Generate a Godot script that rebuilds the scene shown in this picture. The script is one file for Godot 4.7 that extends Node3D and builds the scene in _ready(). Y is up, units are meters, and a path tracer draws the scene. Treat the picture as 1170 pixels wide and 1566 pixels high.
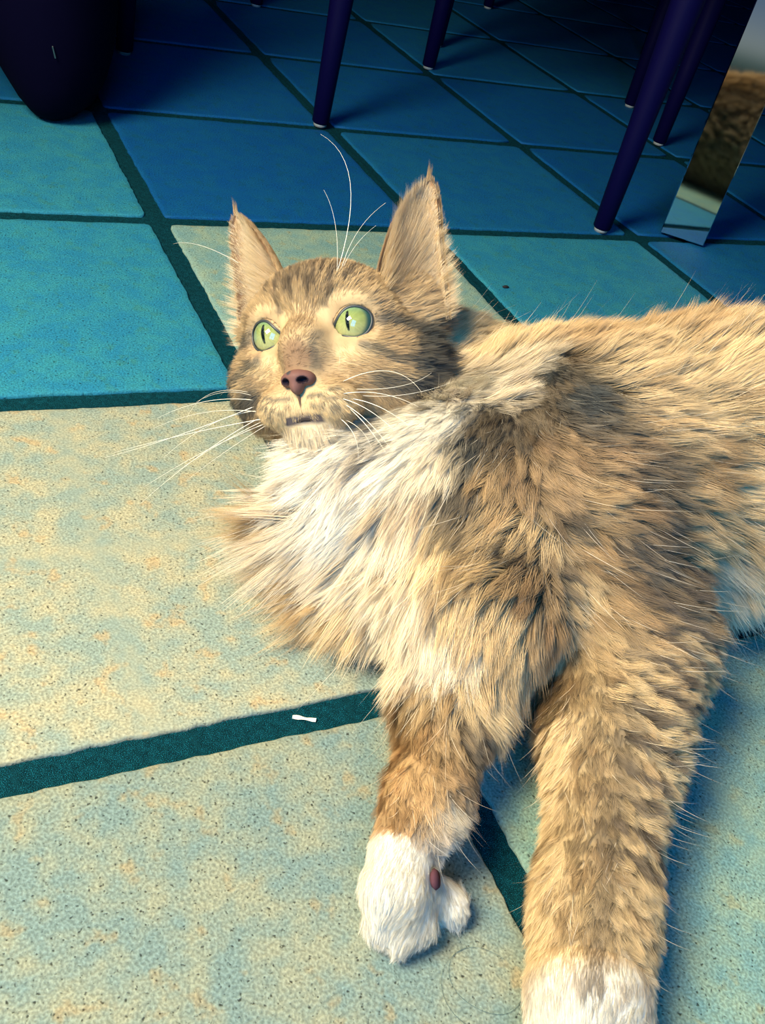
extends Node3D
# A long-haired ginger cat lying on a tiled floor beside a dining table.
# Metres, y up; the tile joints run along x and z.

var rng := RandomNumberGenerator.new()
var noise := FastNoiseLite.new()
var taken := {}

# ------------------------------------------------------------------ helpers

func mat(c: Color, rough := 0.8, metal := 0.0, spec := 0.5) -> StandardMaterial3D:
	var m := StandardMaterial3D.new()
	m.albedo_color = c
	m.roughness = rough
	m.metallic = metal
	m.metallic_specular = spec
	return m

func numbered(called: String) -> String:
	taken[called] = taken.get(called, -1) + 1
	return called if taken[called] == 0 else "%s_%03d" % [called, taken[called]]

func thing(called: String, label: String, category: String, at := Vector3.ZERO, group := "") -> Node3D:
	var o := Node3D.new()
	o.name = numbered(called)
	o.position = at
	o.set_meta("label", label)
	o.set_meta("category", category)
	if group:
		o.set_meta("group", group)
	add_child(o, true)
	return o

func part(called: String, mesh: Mesh, m: Material, parent: Node3D, at := Transform3D()) -> MeshInstance3D:
	var o := MeshInstance3D.new()
	o.name = called
	o.mesh = mesh
	o.material_override = m
	o.transform = at
	var n := 0
	while parent.has_node(NodePath(o.name)):
		n += 1
		o.name = "%s_%03d" % [called, n]
	parent.add_child(o, true)
	return o

func arrays(v: PackedVector3Array, n: PackedVector3Array, i: PackedInt32Array, c := PackedColorArray()) -> ArrayMesh:
	var a := []
	a.resize(Mesh.ARRAY_MAX)
	a[Mesh.ARRAY_VERTEX] = v
	if n.size():
		a[Mesh.ARRAY_NORMAL] = n
	if c.size():
		a[Mesh.ARRAY_COLOR] = c
	a[Mesh.ARRAY_INDEX] = i
	var m := ArrayMesh.new()
	m.add_surface_from_arrays(Mesh.PRIMITIVE_TRIANGLES, a)
	return m

# a grid of points (rows of equal length) as a surface with smooth normals; flip turns it over
func sheet(rows: Array, closed := false, flip := false, colors: Array = []) -> ArrayMesh:
	var st := SurfaceTool.new()
	st.begin(Mesh.PRIMITIVE_TRIANGLES)
	var nc: int = rows[0].size()
	for r in rows.size():
		for k in nc:
			if colors.size():
				st.set_color(colors[r][k])
			st.set_smooth_group(0)
			st.add_vertex(rows[r][k])
	for r in rows.size() - 1:
		for k in (nc if closed else nc - 1):
			var a := r * nc + k
			var b := r * nc + (k + 1) % nc
			var c := a + nc
			var d := b + nc
			for q in ([a, c, b, b, c, d] if flip else [a, b, c, b, d, c]):
				st.add_index(q)
	st.generate_normals()
	return st.commit()

# a box with chamfered edges
func chamfer_box(size: Vector3, b := 0.004) -> ArrayMesh:
	var st := SurfaceTool.new()
	st.begin(Mesh.PRIMITIVE_TRIANGLES)
	var h := size * 0.5
	b = minf(b, minf(h.x, minf(h.y, h.z)) * 0.45)
	var pts := {}
	for sx in [-1, 1]:
		for sy in [-1, 1]:
			for sz in [-1, 1]:
				var s := Vector3(sx, sy, sz)
				for ax in 3:
					var p := h - Vector3.ONE * b
					p[ax] = h[ax]
					pts[[sx, sy, sz, ax]] = p * s
	var faces := []
	for ax in 3:
		var u := (ax + 1) % 3
		var v := (ax + 2) % 3
		for s in [-1, 1]:
			var q := []
			for e in [[-1, -1], [1, -1], [1, 1], [-1, 1]]:
				var k := [0, 0, 0]
				k[ax] = s
				k[u] = e[0]
				k[v] = e[1]
				q.append(pts[[k[0], k[1], k[2], ax]])
			faces.append(q)
		for su in [-1, 1]:
			for sv in [-1, 1]:
				var q := []
				for e in [-1, 1]:
					var k := [0, 0, 0]
					k[ax] = e
					k[u] = su
					k[v] = sv
					q.append(pts[[k[0], k[1], k[2], u]])
				for e in [1, -1]:
					var k := [0, 0, 0]
					k[ax] = e
					k[u] = su
					k[v] = sv
					q.append(pts[[k[0], k[1], k[2], v]])
				faces.append(q)
	for sx in [-1, 1]:
		for sy in [-1, 1]:
			for sz in [-1, 1]:
				faces.append([pts[[sx, sy, sz, 0]], pts[[sx, sy, sz, 1]], pts[[sx, sy, sz, 2]]])
	for q in faces:
		var c := Vector3.ZERO
		for p in q:
			c += p
		var nn: Vector3 = (q[1] - q[0]).cross(q[2] - q[0])
		if nn.dot(c) > 0.0:
			q.reverse()
		for k in q.size() - 2:
			for p in [q[0], q[k + 1], q[k + 2]]:
				st.set_smooth_group(-1)
				st.add_vertex(p)
	st.generate_normals()
	return st.commit()

func tube(pts: Array, r0: float, r1: float, sides := 5) -> ArrayMesh:
	var rows := []
	var n := pts.size()
	for k in n:
		var d: Vector3 = (pts[mini(k + 1, n - 1)] - pts[maxi(k - 1, 0)]).normalized()
		var side := d.cross(Vector3(0.31, 0.17, 0.93)).normalized()
		var up := side.cross(d)
		var r := lerpf(r0, r1, float(k) / (n - 1))
		var row := []
		for s in sides:
			var a := TAU * s / sides
			row.append(pts[k] + side * cos(a) * r + up * sin(a) * r)
		rows.append(row)
	return sheet(rows, true)

func bow(a: Vector3, b: Vector3, sag: Vector3, n := 12) -> Array:
	var o := []
	for k in n + 1:
		var t := float(k) / n
		o.append(a.lerp(b, t) + sag * 4.0 * t * (1.0 - t))
	return o

# surface nets over the signed distance f; returns [points, normals, indices]
func nets(f: Callable, lo: Vector3, hi: Vector3, cell: float) -> Array:
	var size := (hi - lo) / cell
	var nx := int(ceil(size.x / 6.0)) * 6
	var ny := int(ceil(size.y / 6.0)) * 6
	var nz := int(ceil(size.z / 6.0)) * 6
	var sx := nx + 1
	var sy := ny + 1
	var sz := nz + 1
	var g := PackedFloat32Array()
	g.resize(sx * sy * sz)
	g.fill(1.0)
	var reach := cell * 7.5
	for bx in range(0, nx, 6):
		for by in range(0, ny, 6):
			for bz in range(0, nz, 6):
				var mid: float = f.call(lo + Vector3(bx + 3, by + 3, bz + 3) * cell)
				var far := absf(mid) > reach
				for x in range(bx, bx + 7):
					for y in range(by, by + 7):
						for z in range(bz, bz + 7):
							if far:
								if g[(x * sy + y) * sz + z] == 1.0:
									g[(x * sy + y) * sz + z] = mid if mid < 0.0 else 1.0
							elif g[(x * sy + y) * sz + z] == 1.0 or x < bx + 6 and y < by + 6 and z < bz + 6:
								g[(x * sy + y) * sz + z] = f.call(lo + Vector3(x, y, z) * cell)
	var at := PackedInt32Array()
	at.resize(nx * ny * nz)
	at.fill(-1)
	var v := PackedVector3Array()
	var idx := PackedInt32Array()
	var ends := []
	for a in 8:
		for k in 3:
			if not a & (1 << k):
				ends.append([a, a | (1 << k)])
	var off := PackedInt32Array()
	for a in 8:
		off.append(((a & 1) * sy + (a >> 1 & 1)) * sz + (a >> 2 & 1))
	for x in nx:
		for y in ny:
			for z in nz:
				var o := (x * sy + y) * sz + z
				var inside := 0
				for a in 8:
					if g[o + off[a]] < 0.0:
						inside += 1
				if inside == 0 or inside == 8:
					continue
				var s := Vector3.ZERO
				var n := 0
				for e in ends:
					var d0 := g[o + off[e[0]]]
					var d1 := g[o + off[e[1]]]
					if (d0 < 0.0) != (d1 < 0.0):
						var t := d0 / (d0 - d1)
						var p0 := Vector3(e[0] & 1, e[0] >> 1 & 1, e[0] >> 2 & 1)
						var p1 := Vector3(e[1] & 1, e[1] >> 1 & 1, e[1] >> 2 & 1)
						s += p0.lerp(p1, t)
						n += 1
				at[(x * ny + y) * nz + z] = v.size()
				v.append(lo + (Vector3(x, y, z) + s / n) * cell)
	for x in range(1, nx):
		for y in range(1, ny):
			for z in range(1, nz):
				var o := (x * sy + y) * sz + z
				var d0 := g[o] < 0.0
				for k in 3:
					var d1 := g[o + off[1 << k]] < 0.0
					if d0 == d1:
						continue
					var u := [ny * nz, nz, 1][(k + 1) % 3] as int
					var w := [ny * nz, nz, 1][(k + 2) % 3] as int
					var c := (x * ny + y) * nz + z
					var q := [at[c], at[c - u], at[c - u - w], at[c - w]]
					if q.min() < 0:
						continue
					if d0:
						q.reverse()
					for j in [0, 1, 2, 0, 2, 3]:
						idx.append(q[j])
	var nn := PackedVector3Array()
	nn.resize(v.size())
	var e := cell * 0.5
	for k in v.size():
		var p := v[k]
		nn[k] = Vector3(f.call(p + Vector3(e, 0, 0)) - f.call(p - Vector3(e, 0, 0)), f.call(p + Vector3(0, e, 0)) - f.call(p - Vector3(0, e, 0)), f.call(p + Vector3(0, 0, e)) - f.call(p - Vector3(0, 0, e))).normalized()
	return [v, nn, idx]

func smin(a: float, b: float, k: float) -> float:
	var h := clampf(0.5 + 0.5 * (b - a) / k, 0.0, 1.0)
	return lerpf(b, a, h) - k * h * (1.0 - h)

func ss(a: float, b: float, x: float) -> float:
	return smoothstep(a, b, x)

# ------------------------------------------------------------------ fur

# a tuft of fine tapered hairs: root spread +-1 in x and z, length 1 along y, tips drawn together and bowed along z
func tuft(strands: int, segs: int, width: float, gather: float, bend: float, curl: float, s: int, root_tone := 0.82) -> ArrayMesh:
	var r := RandomNumberGenerator.new()
	r.seed = s
	var v := PackedVector3Array()
	var n := PackedVector3Array()
	var c := PackedColorArray()
	var idx := PackedInt32Array()
	for k in strands:
		var a := r.randf() * TAU
		var rad := sqrt(r.randf())
		var root := Vector3(cos(a) * rad, 0.0, sin(a) * rad)
		var len := r.randf_range(0.6, 1.05)
		var yaw := r.randf_range(-0.8, 0.8)
		var across := Vector3(cos(yaw), 0, sin(yaw))
		var face := Vector3(-sin(yaw), 0, cos(yaw))
		var cv := Vector3(r.randf_range(-1, 1), 0, r.randf_range(-1, 1)) * curl
		var b := bend * r.randf_range(0.4, 1.4)
		var tone := r.randf_range(0.8, 1.15)
		var start := v.size()
		for j in segs + 1:
			var t := float(j) / segs
			var p := root * (1.0 - gather * t) + Vector3(0, t * len, b * t * t) + cv * sin(t * PI) 
			var w := width * (1.0 - 0.93 * t * t) * (0.75 + 0.25 * r.randf())
			v.append(p - across * w)
			v.append(p + across * w)
			var nn := (face + Vector3(0, -0.15, 0)).normalized()
			n.append((nn - across * 0.5).normalized())
			n.append((nn + across * 0.5).normalized())
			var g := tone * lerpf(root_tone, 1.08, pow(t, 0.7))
			c.append(Color(g, g, g))
			c.append(Color(g, g, g))
		for j in segs:
			var q := start + j * 2
			for i in [q, q + 2, q + 1, q + 1, q + 2, q + 3]:
				idx.append(i)
	return arrays(v, n, idx, c)

# scatters tufts in small locks over a surface. field(p, n) returns [] or [direction, length, colour, spread]
func grow(called: String, parent: Node3D, surf: Array, field: Callable, spacing: float, per_lock: int, gather: float, mesh: ArrayMesh, m: Material, s: int, stray := 0.1) -> MultiMeshInstance3D:
	var r := RandomNumberGenerator.new()
	r.seed = s
	var v: PackedVector3Array = surf[0]
	var nn: PackedVector3Array = surf[1]
	var idx: PackedInt32Array = surf[2]
	var buf := PackedFloat32Array()
	var count := 0
	for t in range(0, idx.size(), 3):
		var a := v[idx[t]]
		var ab := v[idx[t + 1]] - a
		var ac := v[idx[t + 2]] - a
		var want := ab.cross(ac).length() * 0.5 / (spacing * spacing) + r.randf()
		for q in int(want):
			var u := r.randf()
			var w := r.randf()
			if u + w > 1.0:
				u = 1.0 - u
				w = 1.0 - w
			var p := a + ab * u + ac * w
			var n := (nn[idx[t]] * (1.0 - u - w) + nn[idx[t + 1]] * u + nn[idx[t + 2]] * w).normalized()
			var f: Array = field.call(p, n)
			if f.is_empty():
				continue
			var d: Vector3 = f[0]
			var len: float = f[1] * r.randf_range(0.75, 1.15)
			var col: Color = f[2]
			var sp: float = f[3]
			var tone := r.randf_range(0.82, 1.14)
			d = (d + Vector3(r.randf_range(-1, 1), r.randf_range(-1, 1), r.randf_range(-1, 1)) * stray).normalized()
			var e1 := n.cross(Vector3(0.3, 0.9, 0.2)).normalized()
			var e2 := n.cross(e1)
			for k in per_lock:
				var ang := r.randf() * TAU
				var rad := sqrt(r.randf()) * spacing * 1.1
				var o := e1 * cos(ang) * rad + e2 * sin(ang) * rad
				var l := len * r.randf_range(0.75, 1.1)
				var y := d * l - o * gather + Vector3(r.randf_range(-1, 1), r.randf_range(-1, 1), r.randf_range(-1, 1)) * l * 0.07
				var at := p + o - n * 0.0006
				if at.y + y.y < 0.003 and y.y < 0.0:
					# hair that would reach the floor is swept outwards along it
					y = (y + n * l * 0.35)
					y.y = maxf(y.y, 0.003 - at.y)
				var z := (n - y * (n.dot(y) / maxf(y.length_squared(), 1e-9)))
				if z.length_squared() < 1e-4:
					z = e1
				z = z.normalized() * sp
				var x := y.cross(z).normalized() * sp
				var g := tone * r.randf_range(0.9, 1.1)
				buf.append_array(PackedFloat32Array([x.x, y.x, z.x, at.x, x.y, y.y, z.y, at.y, x.z, y.z, z.z, at.z, col.r * g, col.g * g, col.b * g, 1.0]))
				count += 1
	var mm := MultiMesh.new()
	mm.transform_format = MultiMesh.TRANSFORM_3D
	mm.use_colors = true
	mm.mesh = mesh
	mm.instance_count = count
	mm.buffer = buf
	var o := MultiMeshInstance3D.new()
	o.name = called
	o.multimesh = mm
	o.material_override = m
	o.set_meta("kind", "stuff")
	parent.add_child(o, true)
	print(called, " ", count)
	return o

# ------------------------------------------------------------------ the scene

func _ready() -> void:
	rng.seed = 7
	noise.seed = 5
	noise.frequency = 1.0
	var cam := Camera3D.new()
	cam.name = "camera"
	cam.fov = 56.7857
	cam.near = 0.02
	cam.transform = Transform3D(Basis(Vector3(0.89353, 0.21666, 0.39327), Vector3(0.0984, 0.76009, -0.64232), Vector3(-0.43808, 0.61264, 0.65785)), Vector3(-0.23628, 0.3956, 0.27417))
	add_child(cam)
	cam.current = true

	var env := Environment.new()
	var sky := Sky.new()
	var sm := ProceduralSkyMaterial.new()
	sm.sky_top_color = Color(0.1, 0.42, 0.72)
	sm.sky_horizon_color = Color(0.8, 0.82, 0.76)
	sm.sky_curve = 0.03
	sm.ground_bottom_color = Color(0.1, 0.24, 0.2)
	sm.ground_horizon_color = Color(0.4, 0.6, 0.55)
	sm.sky_energy_multiplier = 0.7
	sm.ground_energy_multiplier = 0.5
	sky.sky_material = sm
	env.background_mode = Environment.BG_SKY
	env.sky = sky
	env.tonemap_mode = Environment.TONE_MAPPER_LINEAR
	env.tonemap_exposure = 1.0
	env.sdfgi_enabled = true
	env.ssao_enabled = true
	env.ssil_enabled = true
	var we := WorldEnvironment.new()
	we.name = "environment"
	we.environment = env
	add_child(we)

	# daylight: the low sun-warmed window close by on the left, and the cooler glazed opening behind
	daylight("window_light", Vector3(-0.86, 1.08, 0.03), Vector3(1, -1.1, 0.0), Vector2(0.46, 0.56), Color(1.0, 0.86, 0.61), 5.2)
	daylight("garden_light", Vector3(-0.86, 1.3, 1.5), Vector3(0.8, -0.6, -0.85), Vector2(1.0, 1.6), Color(0.02, 0.4, 1.0), 3.4)

	room()
	tiled_floor()
	table()
	chairs()
	bag()
	litter()
	cat()

func daylight(called: String, at: Vector3, towards: Vector3, size: Vector2, c: Color, energy: float) -> void:
	var l := AreaLight3D.new()
	l.name = called
	l.area_size = size
	l.light_color = c.linear_to_srgb()
	l.light_energy = energy
	l.area_range = 20.0
	l.shadow_enabled = true
	l.transform = Transform3D(Basis.looking_at(towards, Vector3.UP), at)
	add_child(l)

func struct(called: String, mesh: Mesh, m: Material, at: Vector3, parent: Node3D = self) -> MeshInstance3D:
	var o := MeshInstance3D.new()
	o.name = called
	o.mesh = mesh
	o.material_override = m
	o.position = at
	if parent == self:
		o.set_meta("kind", "structure")
	parent.add_child(o, true)
	return o

func wall(called: String, lo: Vector3, hi: Vector3, holes: Array, axis: int, m: Material) -> void:
	# a wall with its openings: a CSG box less the holes
	var b := CSGBox3D.new()
	b.name = called
	b.size = hi - lo
	b.position = (lo + hi) * 0.5
	b.material = m
	b.set_meta("kind", "structure")
	for q in holes:
		var h := CSGBox3D.new()
		h.name = "opening"
		h.operation = CSGShape3D.OPERATION_SUBTRACTION
		var s: Vector3 = q[1] - q[0]
		s[axis] = 1.0
		h.size = s
		h.position = (q[0] + q[1]) * 0.5 - b.position
		h.position[axis] = 0.0
		h.material = m
		b.add_child(h, true)
	add_child(b)

func window_frame(called: String, lo: Vector3, hi: Vector3, axis: int, m: Material) -> void:
	var o := Node3D.new()
	o.name = called
	o.position = (lo + hi) * 0.5
	o.set_meta("kind", "structure")
	add_child(o)
	var s := hi - lo
	var u := 2 - axis
	for k in [-1, 0, 1]:
		var bar := Vector3(0.06, s.y, 0.06)
		var p := Vector3.ZERO
		p[u] = k * (s[u] * 0.5 - 0.03)
		part("frame_post", chamfer_box(bar, 0.006), m, o, Transform3D(Basis(), p))
	for k in [-1, 1]:
		var bar := Vector3(0.06, 0.06, 0.06)
		bar[u] = s[u]
		part("frame_rail", chamfer_box(bar, 0.006), m, o, Transform3D(Basis(), Vector3(0, k * (s.y * 0.5 - 0.03), 0)))

func room() -> void:
	var plaster := mat(Color(0.16, 0.34, 0.5), 0.95)
	var dark := mat(Color(0.07, 0.12, 0.32), 0.95)
	var white := mat(Color(0.8, 0.82, 0.8), 0.5)
	wall("wall_left", Vector3(-1.02, -0.05, -5.1), Vector3(-0.9, 2.6, 2.32), [[Vector3(-1.0, 0.4, -0.45), Vector3(-0.9, 1.9, 0.45)], [Vector3(-1.0, 0.03, 0.85), Vector3(-0.9, 2.15, 2.1)]], 0, plaster)
	wall("wall_front", Vector3(-0.9, -0.05, 2.2), Vector3(4.5, 2.6, 2.32), [], 2, plaster)
	wall("wall_right", Vector3(4.5, -0.05, -5.1), Vector3(4.62, 2.6, 2.32), [], 0, dark)
	wall("wall_back", Vector3(-0.9, -0.05, -5.1), Vector3(4.5, 2.6, -5.0), [], 2, dark)
	wall("ceiling", Vector3(-1.02, 2.6, -5.1), Vector3(4.62, 2.72, 2.32), [], 1, plaster)
	window_frame("window_1", Vector3(-0.99, 0.4, -0.45), Vector3(-0.93, 1.9, 0.45), 0, white)
	window_frame("window_2", Vector3(-0.99, 0.03, 0.85), Vector3(-0.93, 2.15, 2.1), 0, white)
	# a tall cabinet, out of view, added to block window light from far tiles
	var blocker := thing("light_blocker", "tall dark blue cabinet added out of view to shade the far floor", "light_blocker", Vector3(-0.65, 0, -0.85))
	var paint := mat(Color(0.1, 0.16, 0.3), 0.6)
	part("carcass", chamfer_box(Vector3(0.48, 2.0, 0.5), 0.004), paint, blocker, Transform3D(Basis(), Vector3(0, 1.0, 0)))
	for k in [-1, 1]:
		part("door", chamfer_box(Vector3(0.018, 1.9, 0.24), 0.004), paint, blocker, Transform3D(Basis(), Vector3(0.25, 1.02, k * 0.123)))
		part("knob", lathe([[0.0, 0.0], [0.006, 0.0], [0.006, 0.014], [0.014, 0.02], [0.012, 0.03], [0.0, 0.032]], 14), mat(Color(0.6, 0.6, 0.6), 0.3, 1.0), blocker, Transform3D(Basis(Vector3(0, 0, 1), -PI / 2.0), Vector3(0.259, 1.0, k * 0.03)))
	# the garden outside, seen only as a reflection in the polished table leg
	var lawn := struct("lawn", chamfer_box(Vector3(40, 0.2, 40), 0.01), mat(Color(0.25, 0.42, 0.25), 0.95), Vector3(-21.2, -0.22, 0))
	lawn.set_meta("label", "lawn outside the window")

# ------------------------------------------------------------------ floor

func seamless(freq: float, s: int, px: int, oct := 4, type := FastNoiseLite.TYPE_SIMPLEX_SMOOTH) -> PackedByteArray:
	var n := FastNoiseLite.new()
	n.seed = s
	n.noise_type = type
	n.frequency = freq
	n.fractal_octaves = oct
	if type == FastNoiseLite.TYPE_CELLULAR:
		n.fractal_type = FastNoiseLite.FRACTAL_NONE
	var im := n.get_seamless_image(px, px, false, false, 0.1, true)
	im.convert(Image.FORMAT_L8)
	return im.get_data()

func tex(bytes: PackedByteArray, px: int, format: int) -> ImageTexture:
	return ImageTexture.create_from_image(Image.create_from_data(px, px, false, format, bytes))

func stone_textures() -> Array:
	var px := 1024
	var big := seamless(0.006, 11, px, 3)
	var mid := seamless(0.02, 12, px, 4)
	var fine := seamless(0.16, 13, px, 3)
	var blot := seamless(0.012, 14, px, 4)
	var pit := seamless(0.11, 15, px, 2)
	var rgb := PackedByteArray()
	rgb.resize(px * px * 3)
	var hgt := PackedByteArray()
	hgt.resize(px * px)
	var beige := Vector3(166, 165, 148)
	var grey := Vector3(134, 152, 153)
	var ochre := Vector3(182, 152, 116)
	for i in px * px:
		var a := big[i] / 255.0 * 0.55 + mid[i] / 255.0 * 0.45
		var f := fine[i] / 255.0
		var c := grey.lerp(beige, clampf((a - 0.3) * 2.4, 0.0, 1.0))
		c = c.lerp(ochre, clampf((blot[i] / 255.0 - 0.7) * 3.0, 0.0, 0.5))
		var g := 0.76 + 0.44 * f
		var h := 0.55 + (f - 0.5) * 0.5 + (mid[i] / 255.0 - 0.5) * 0.3
		var p := pit[i] / 255.0
		var dens := 0.18 + 0.12 * blot[(i * 7 + 333333) % (px * px)] / 255.0 + 0.06 * (mid[i] / 255.0 - 0.5)
		if p < dens and f < 0.6:
			var k := clampf((dens - p) * 9.0, 0.0, 1.0)
			g *= 1.0 - 0.5 * k
			h -= 0.5 * k
		elif p > 0.84:
			g *= 1.0 + clampf((p - 0.84) * 2.0, 0.0, 0.2)
		c *= g
		rgb[i * 3] = clampi(int(c.x), 0, 255)
		rgb[i * 3 + 1] = clampi(int(c.y), 0, 255)
		rgb[i * 3 + 2] = clampi(int(c.z), 0, 255)
		hgt[i] = clampi(int(h * 255.0), 0, 255)
	return [tex(rgb, px, Image.FORMAT_RGB8), tex(hgt, px, Image.FORMAT_L8)]

func grout_textures() -> Array:
	var px := 512
	var fine := seamless(0.3, 21, px, 2)
	var mid := seamless(0.03, 22, px, 3)
	var rgb := PackedByteArray()
	rgb.resize(px * px * 3)
	for i in px * px:
		var f := fine[i] / 255.0
		var g := 0.3 + 0.9 * f + 0.35 * (mid[i] / 255.0 - 0.5)
		if f > 0.66:
			g += (f - 0.66) * 7.0
		rgb[i * 3] = clampi(int(16 * g), 0, 255)
		rgb[i * 3 + 1] = clampi(int(72 * g), 0, 255)
		rgb[i * 3 + 2] = clampi(int(84 * g), 0, 255)
	return [tex(rgb, px, Image.FORMAT_RGB8), tex(fine, px, Image.FORMAT_L8)]

func tile_mesh(per_side: int, s: int) -> ArrayMesh:
	var r := FastNoiseLite.new()
	r.seed = s
	r.frequency = 1.0
	var rim := []
	var n := per_side * 4
	for k in n:
		var t := float(k % per_side) / per_side * 2.0 - 1.0
		var p: Vector2 = [Vector2(t, -1), Vector2(1, t), Vector2(-t, 1), Vector2(-1, -t)][k / per_side]
		var len := p.length()
		var h := 0.1405
		# rounded corners
		var q := p * h
		var cr := 0.006
		var e := Vector2(maxf(absf(q.x) - (h - cr), 0), maxf(absf(q.y) - (h - cr), 0))
		if e.length() > cr:
			var d := e.normalized() * cr
			q = Vector2(signf(q.x) * (h - cr + d.x), signf(q.y) * (h - cr + d.y))
		var out := q.normalized()
		var w := r.get_noise_2d(q.x * 160.0, q.y * 160.0) * 0.0011 + r.get_noise_2d(q.x * 420.0 + 9.0, q.y * 420.0) * 0.0008 + r.get_noise_2d(q.x * 22.0, q.y * 22.0 + 30.0) * 0.0012
		rim.append(q + out * w)
	var rows := []
	for lay in [[-0.012, 0.0], [-0.0022, 0.0005], [-0.0004, 0.0], [0.0, -0.0008], [0.0, -0.006]]:
		var row := []
		for q in rim:
			var q2: Vector2 = q + q.normalized() * lay[1]
			row.append(Vector3(q2.x, lay[0], q2.y))
		rows.append(row)
	var st := SurfaceTool.new()
	st.begin(Mesh.PRIMITIVE_TRIANGLES)
	st.append_from(sheet(rows, true, true), 0, Transform3D())
	var v := PackedVector3Array([Vector3.ZERO])
	var up := PackedVector3Array([Vector3.UP])
	var idx := PackedInt32Array()
	for k in n:
		v.append(rows[4][k])
		up.append(Vector3.UP)
		idx.append_array(PackedInt32Array([0, k + 1, (k + 1) % n + 1]))
	st.append_from(arrays(v, up, idx), 0, Transform3D())
	return st.commit()

func tiled_floor() -> void:
	var f := Node3D.new()
	f.name = "floor"
	f.set_meta("kind", "structure")
	add_child(f)
	var gt := grout_textures()
	var gm := mat(Color(1, 1, 1), 1.0, 0.0, 0.1)
	gm.albedo_texture = gt[0]
	gm.uv1_triplanar = true
	gm.uv1_world_triplanar = true
	gm.uv1_scale = Vector3.ONE / 0.085
	gm.heightmap_enabled = true
	gm.heightmap_texture = gt[1]
	gm.heightmap_scale = 0.12
	part("grout", chamfer_box(Vector3(5.64, 0.06, 7.42), 0.002), gm, f, Transform3D(Basis(), Vector3(1.8, -0.0325, -1.39)))
	var sx := stone_textures()
	var mats := []
	# tile tints: two sandy, two grey-green; three blues paint in the far floor's shade
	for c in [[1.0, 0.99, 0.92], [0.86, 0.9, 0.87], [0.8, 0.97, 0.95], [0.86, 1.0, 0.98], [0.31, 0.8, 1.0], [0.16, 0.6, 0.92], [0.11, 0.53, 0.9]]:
		var m := mat(Color(c[0], c[1], c[2]), 0.68, 0.0, 0.22)
		m.albedo_texture = sx[0]
		m.uv1_triplanar = true
		m.uv1_world_triplanar = true
		m.uv1_scale = Vector3.ONE / 0.32
		m.uv1_offset = Vector3(mats.size() * 0.37, 0, mats.size() * 0.61)
		m.heightmap_enabled = true
		m.heightmap_texture = sx[1]
		m.heightmap_scale = 0.06
		mats.append(m)
	var near := []
	var far := []
	for k in 4:
		near.append(tile_mesh(48, 40 + k))
		far.append(tile_mesh(12, 60 + k))
	var rest := []
	for i in range(-5, 15):
		for j in range(-7, 16):
			var c := Vector3(i * 0.3 + 0.15, 0, -j * 0.3 - 0.15)
			if c.x < -0.8 or c.x > 4.4 or c.z < -4.9 or c.z > 2.1:
				continue
			if c.x > 3.05 or c.z < -3.3 or c.z > 0.65:
				rest.append(Transform3D(Basis(), c))
				continue
			var close := Vector2(c.x + 0.1, c.z + 0.2).length() < 1.0
			var m: Material = mats[5 + rng.randi() % 2]  # far tiles: the dim blue shade is put into the tint
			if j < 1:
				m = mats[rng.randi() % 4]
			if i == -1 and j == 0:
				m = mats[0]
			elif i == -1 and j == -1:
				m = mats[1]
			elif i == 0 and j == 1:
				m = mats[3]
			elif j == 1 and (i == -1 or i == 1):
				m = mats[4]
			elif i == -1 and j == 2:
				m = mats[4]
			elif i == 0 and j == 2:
				m = mats[6]  # bag's cast shadow painted in as a deeper blue tile
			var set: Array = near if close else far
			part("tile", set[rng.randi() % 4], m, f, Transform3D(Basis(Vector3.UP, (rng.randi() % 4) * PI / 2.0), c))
	# the tiles past these, out by the walls
	var mm := MultiMesh.new()
	mm.transform_format = MultiMesh.TRANSFORM_3D
	mm.mesh = far[0]
	mm.instance_count = rest.size()
	for k in rest.size():
		mm.set_instance_transform(k, rest[k])
	var o := MultiMeshInstance3D.new()
	o.name = "outer_tiles"
	o.multimesh = mm
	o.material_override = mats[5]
	o.set_meta("kind", "stuff")
	f.add_child(o, true)

# ------------------------------------------------------------------ furniture

func lathe(profile: Array, sides := 20) -> ArrayMesh:
	var rows := []
	for p in profile:
		var row := []
		for s in sides:
			var a := TAU * s / sides
			row.append(Vector3(cos(a) * p[0], p[1], sin(a) * p[0]))
		rows.append(row)
	return sheet(rows, true, true)

func table() -> void:
	var u := Vector3(0.767, 0, 0.642)
	var m := Vector3(0.642, 0, -0.767)
	var corner := Vector3(0.6695, 0, -0.596)
	var b := Basis(u, Vector3.UP, -m)
	var steel := mat(Color(0.86, 0.9, 0.92), 0.045, 1.0)
	var o := thing("dining_table", "dining table standing on flat polished steel legs, one leg in view at upper right", "table", corner)
	for k in [[0.0, 0.0], [0.86, 0.0], [0.0, 1.75], [0.86, 1.75]]:
		part("leg", chamfer_box(Vector3(0.0565, 0.716, 0.009), 0.0009), steel, o, Transform3D(b * Basis(Vector3(1, 0, 0), deg_to_rad(-4.0)), u * k[0] + m * (k[1] + 0.025) + Vector3(0, 0.36, 0)))
	part("tabletop", chamfer_box(Vector3(0.98, 0.03, 1.87), 0.004), mat(Color(0.1, 0.1, 0.16), 0.4), o, Transform3D(b, u * 0.43 + m * 0.875 + Vector3(0, 0.733, 0)))

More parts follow.
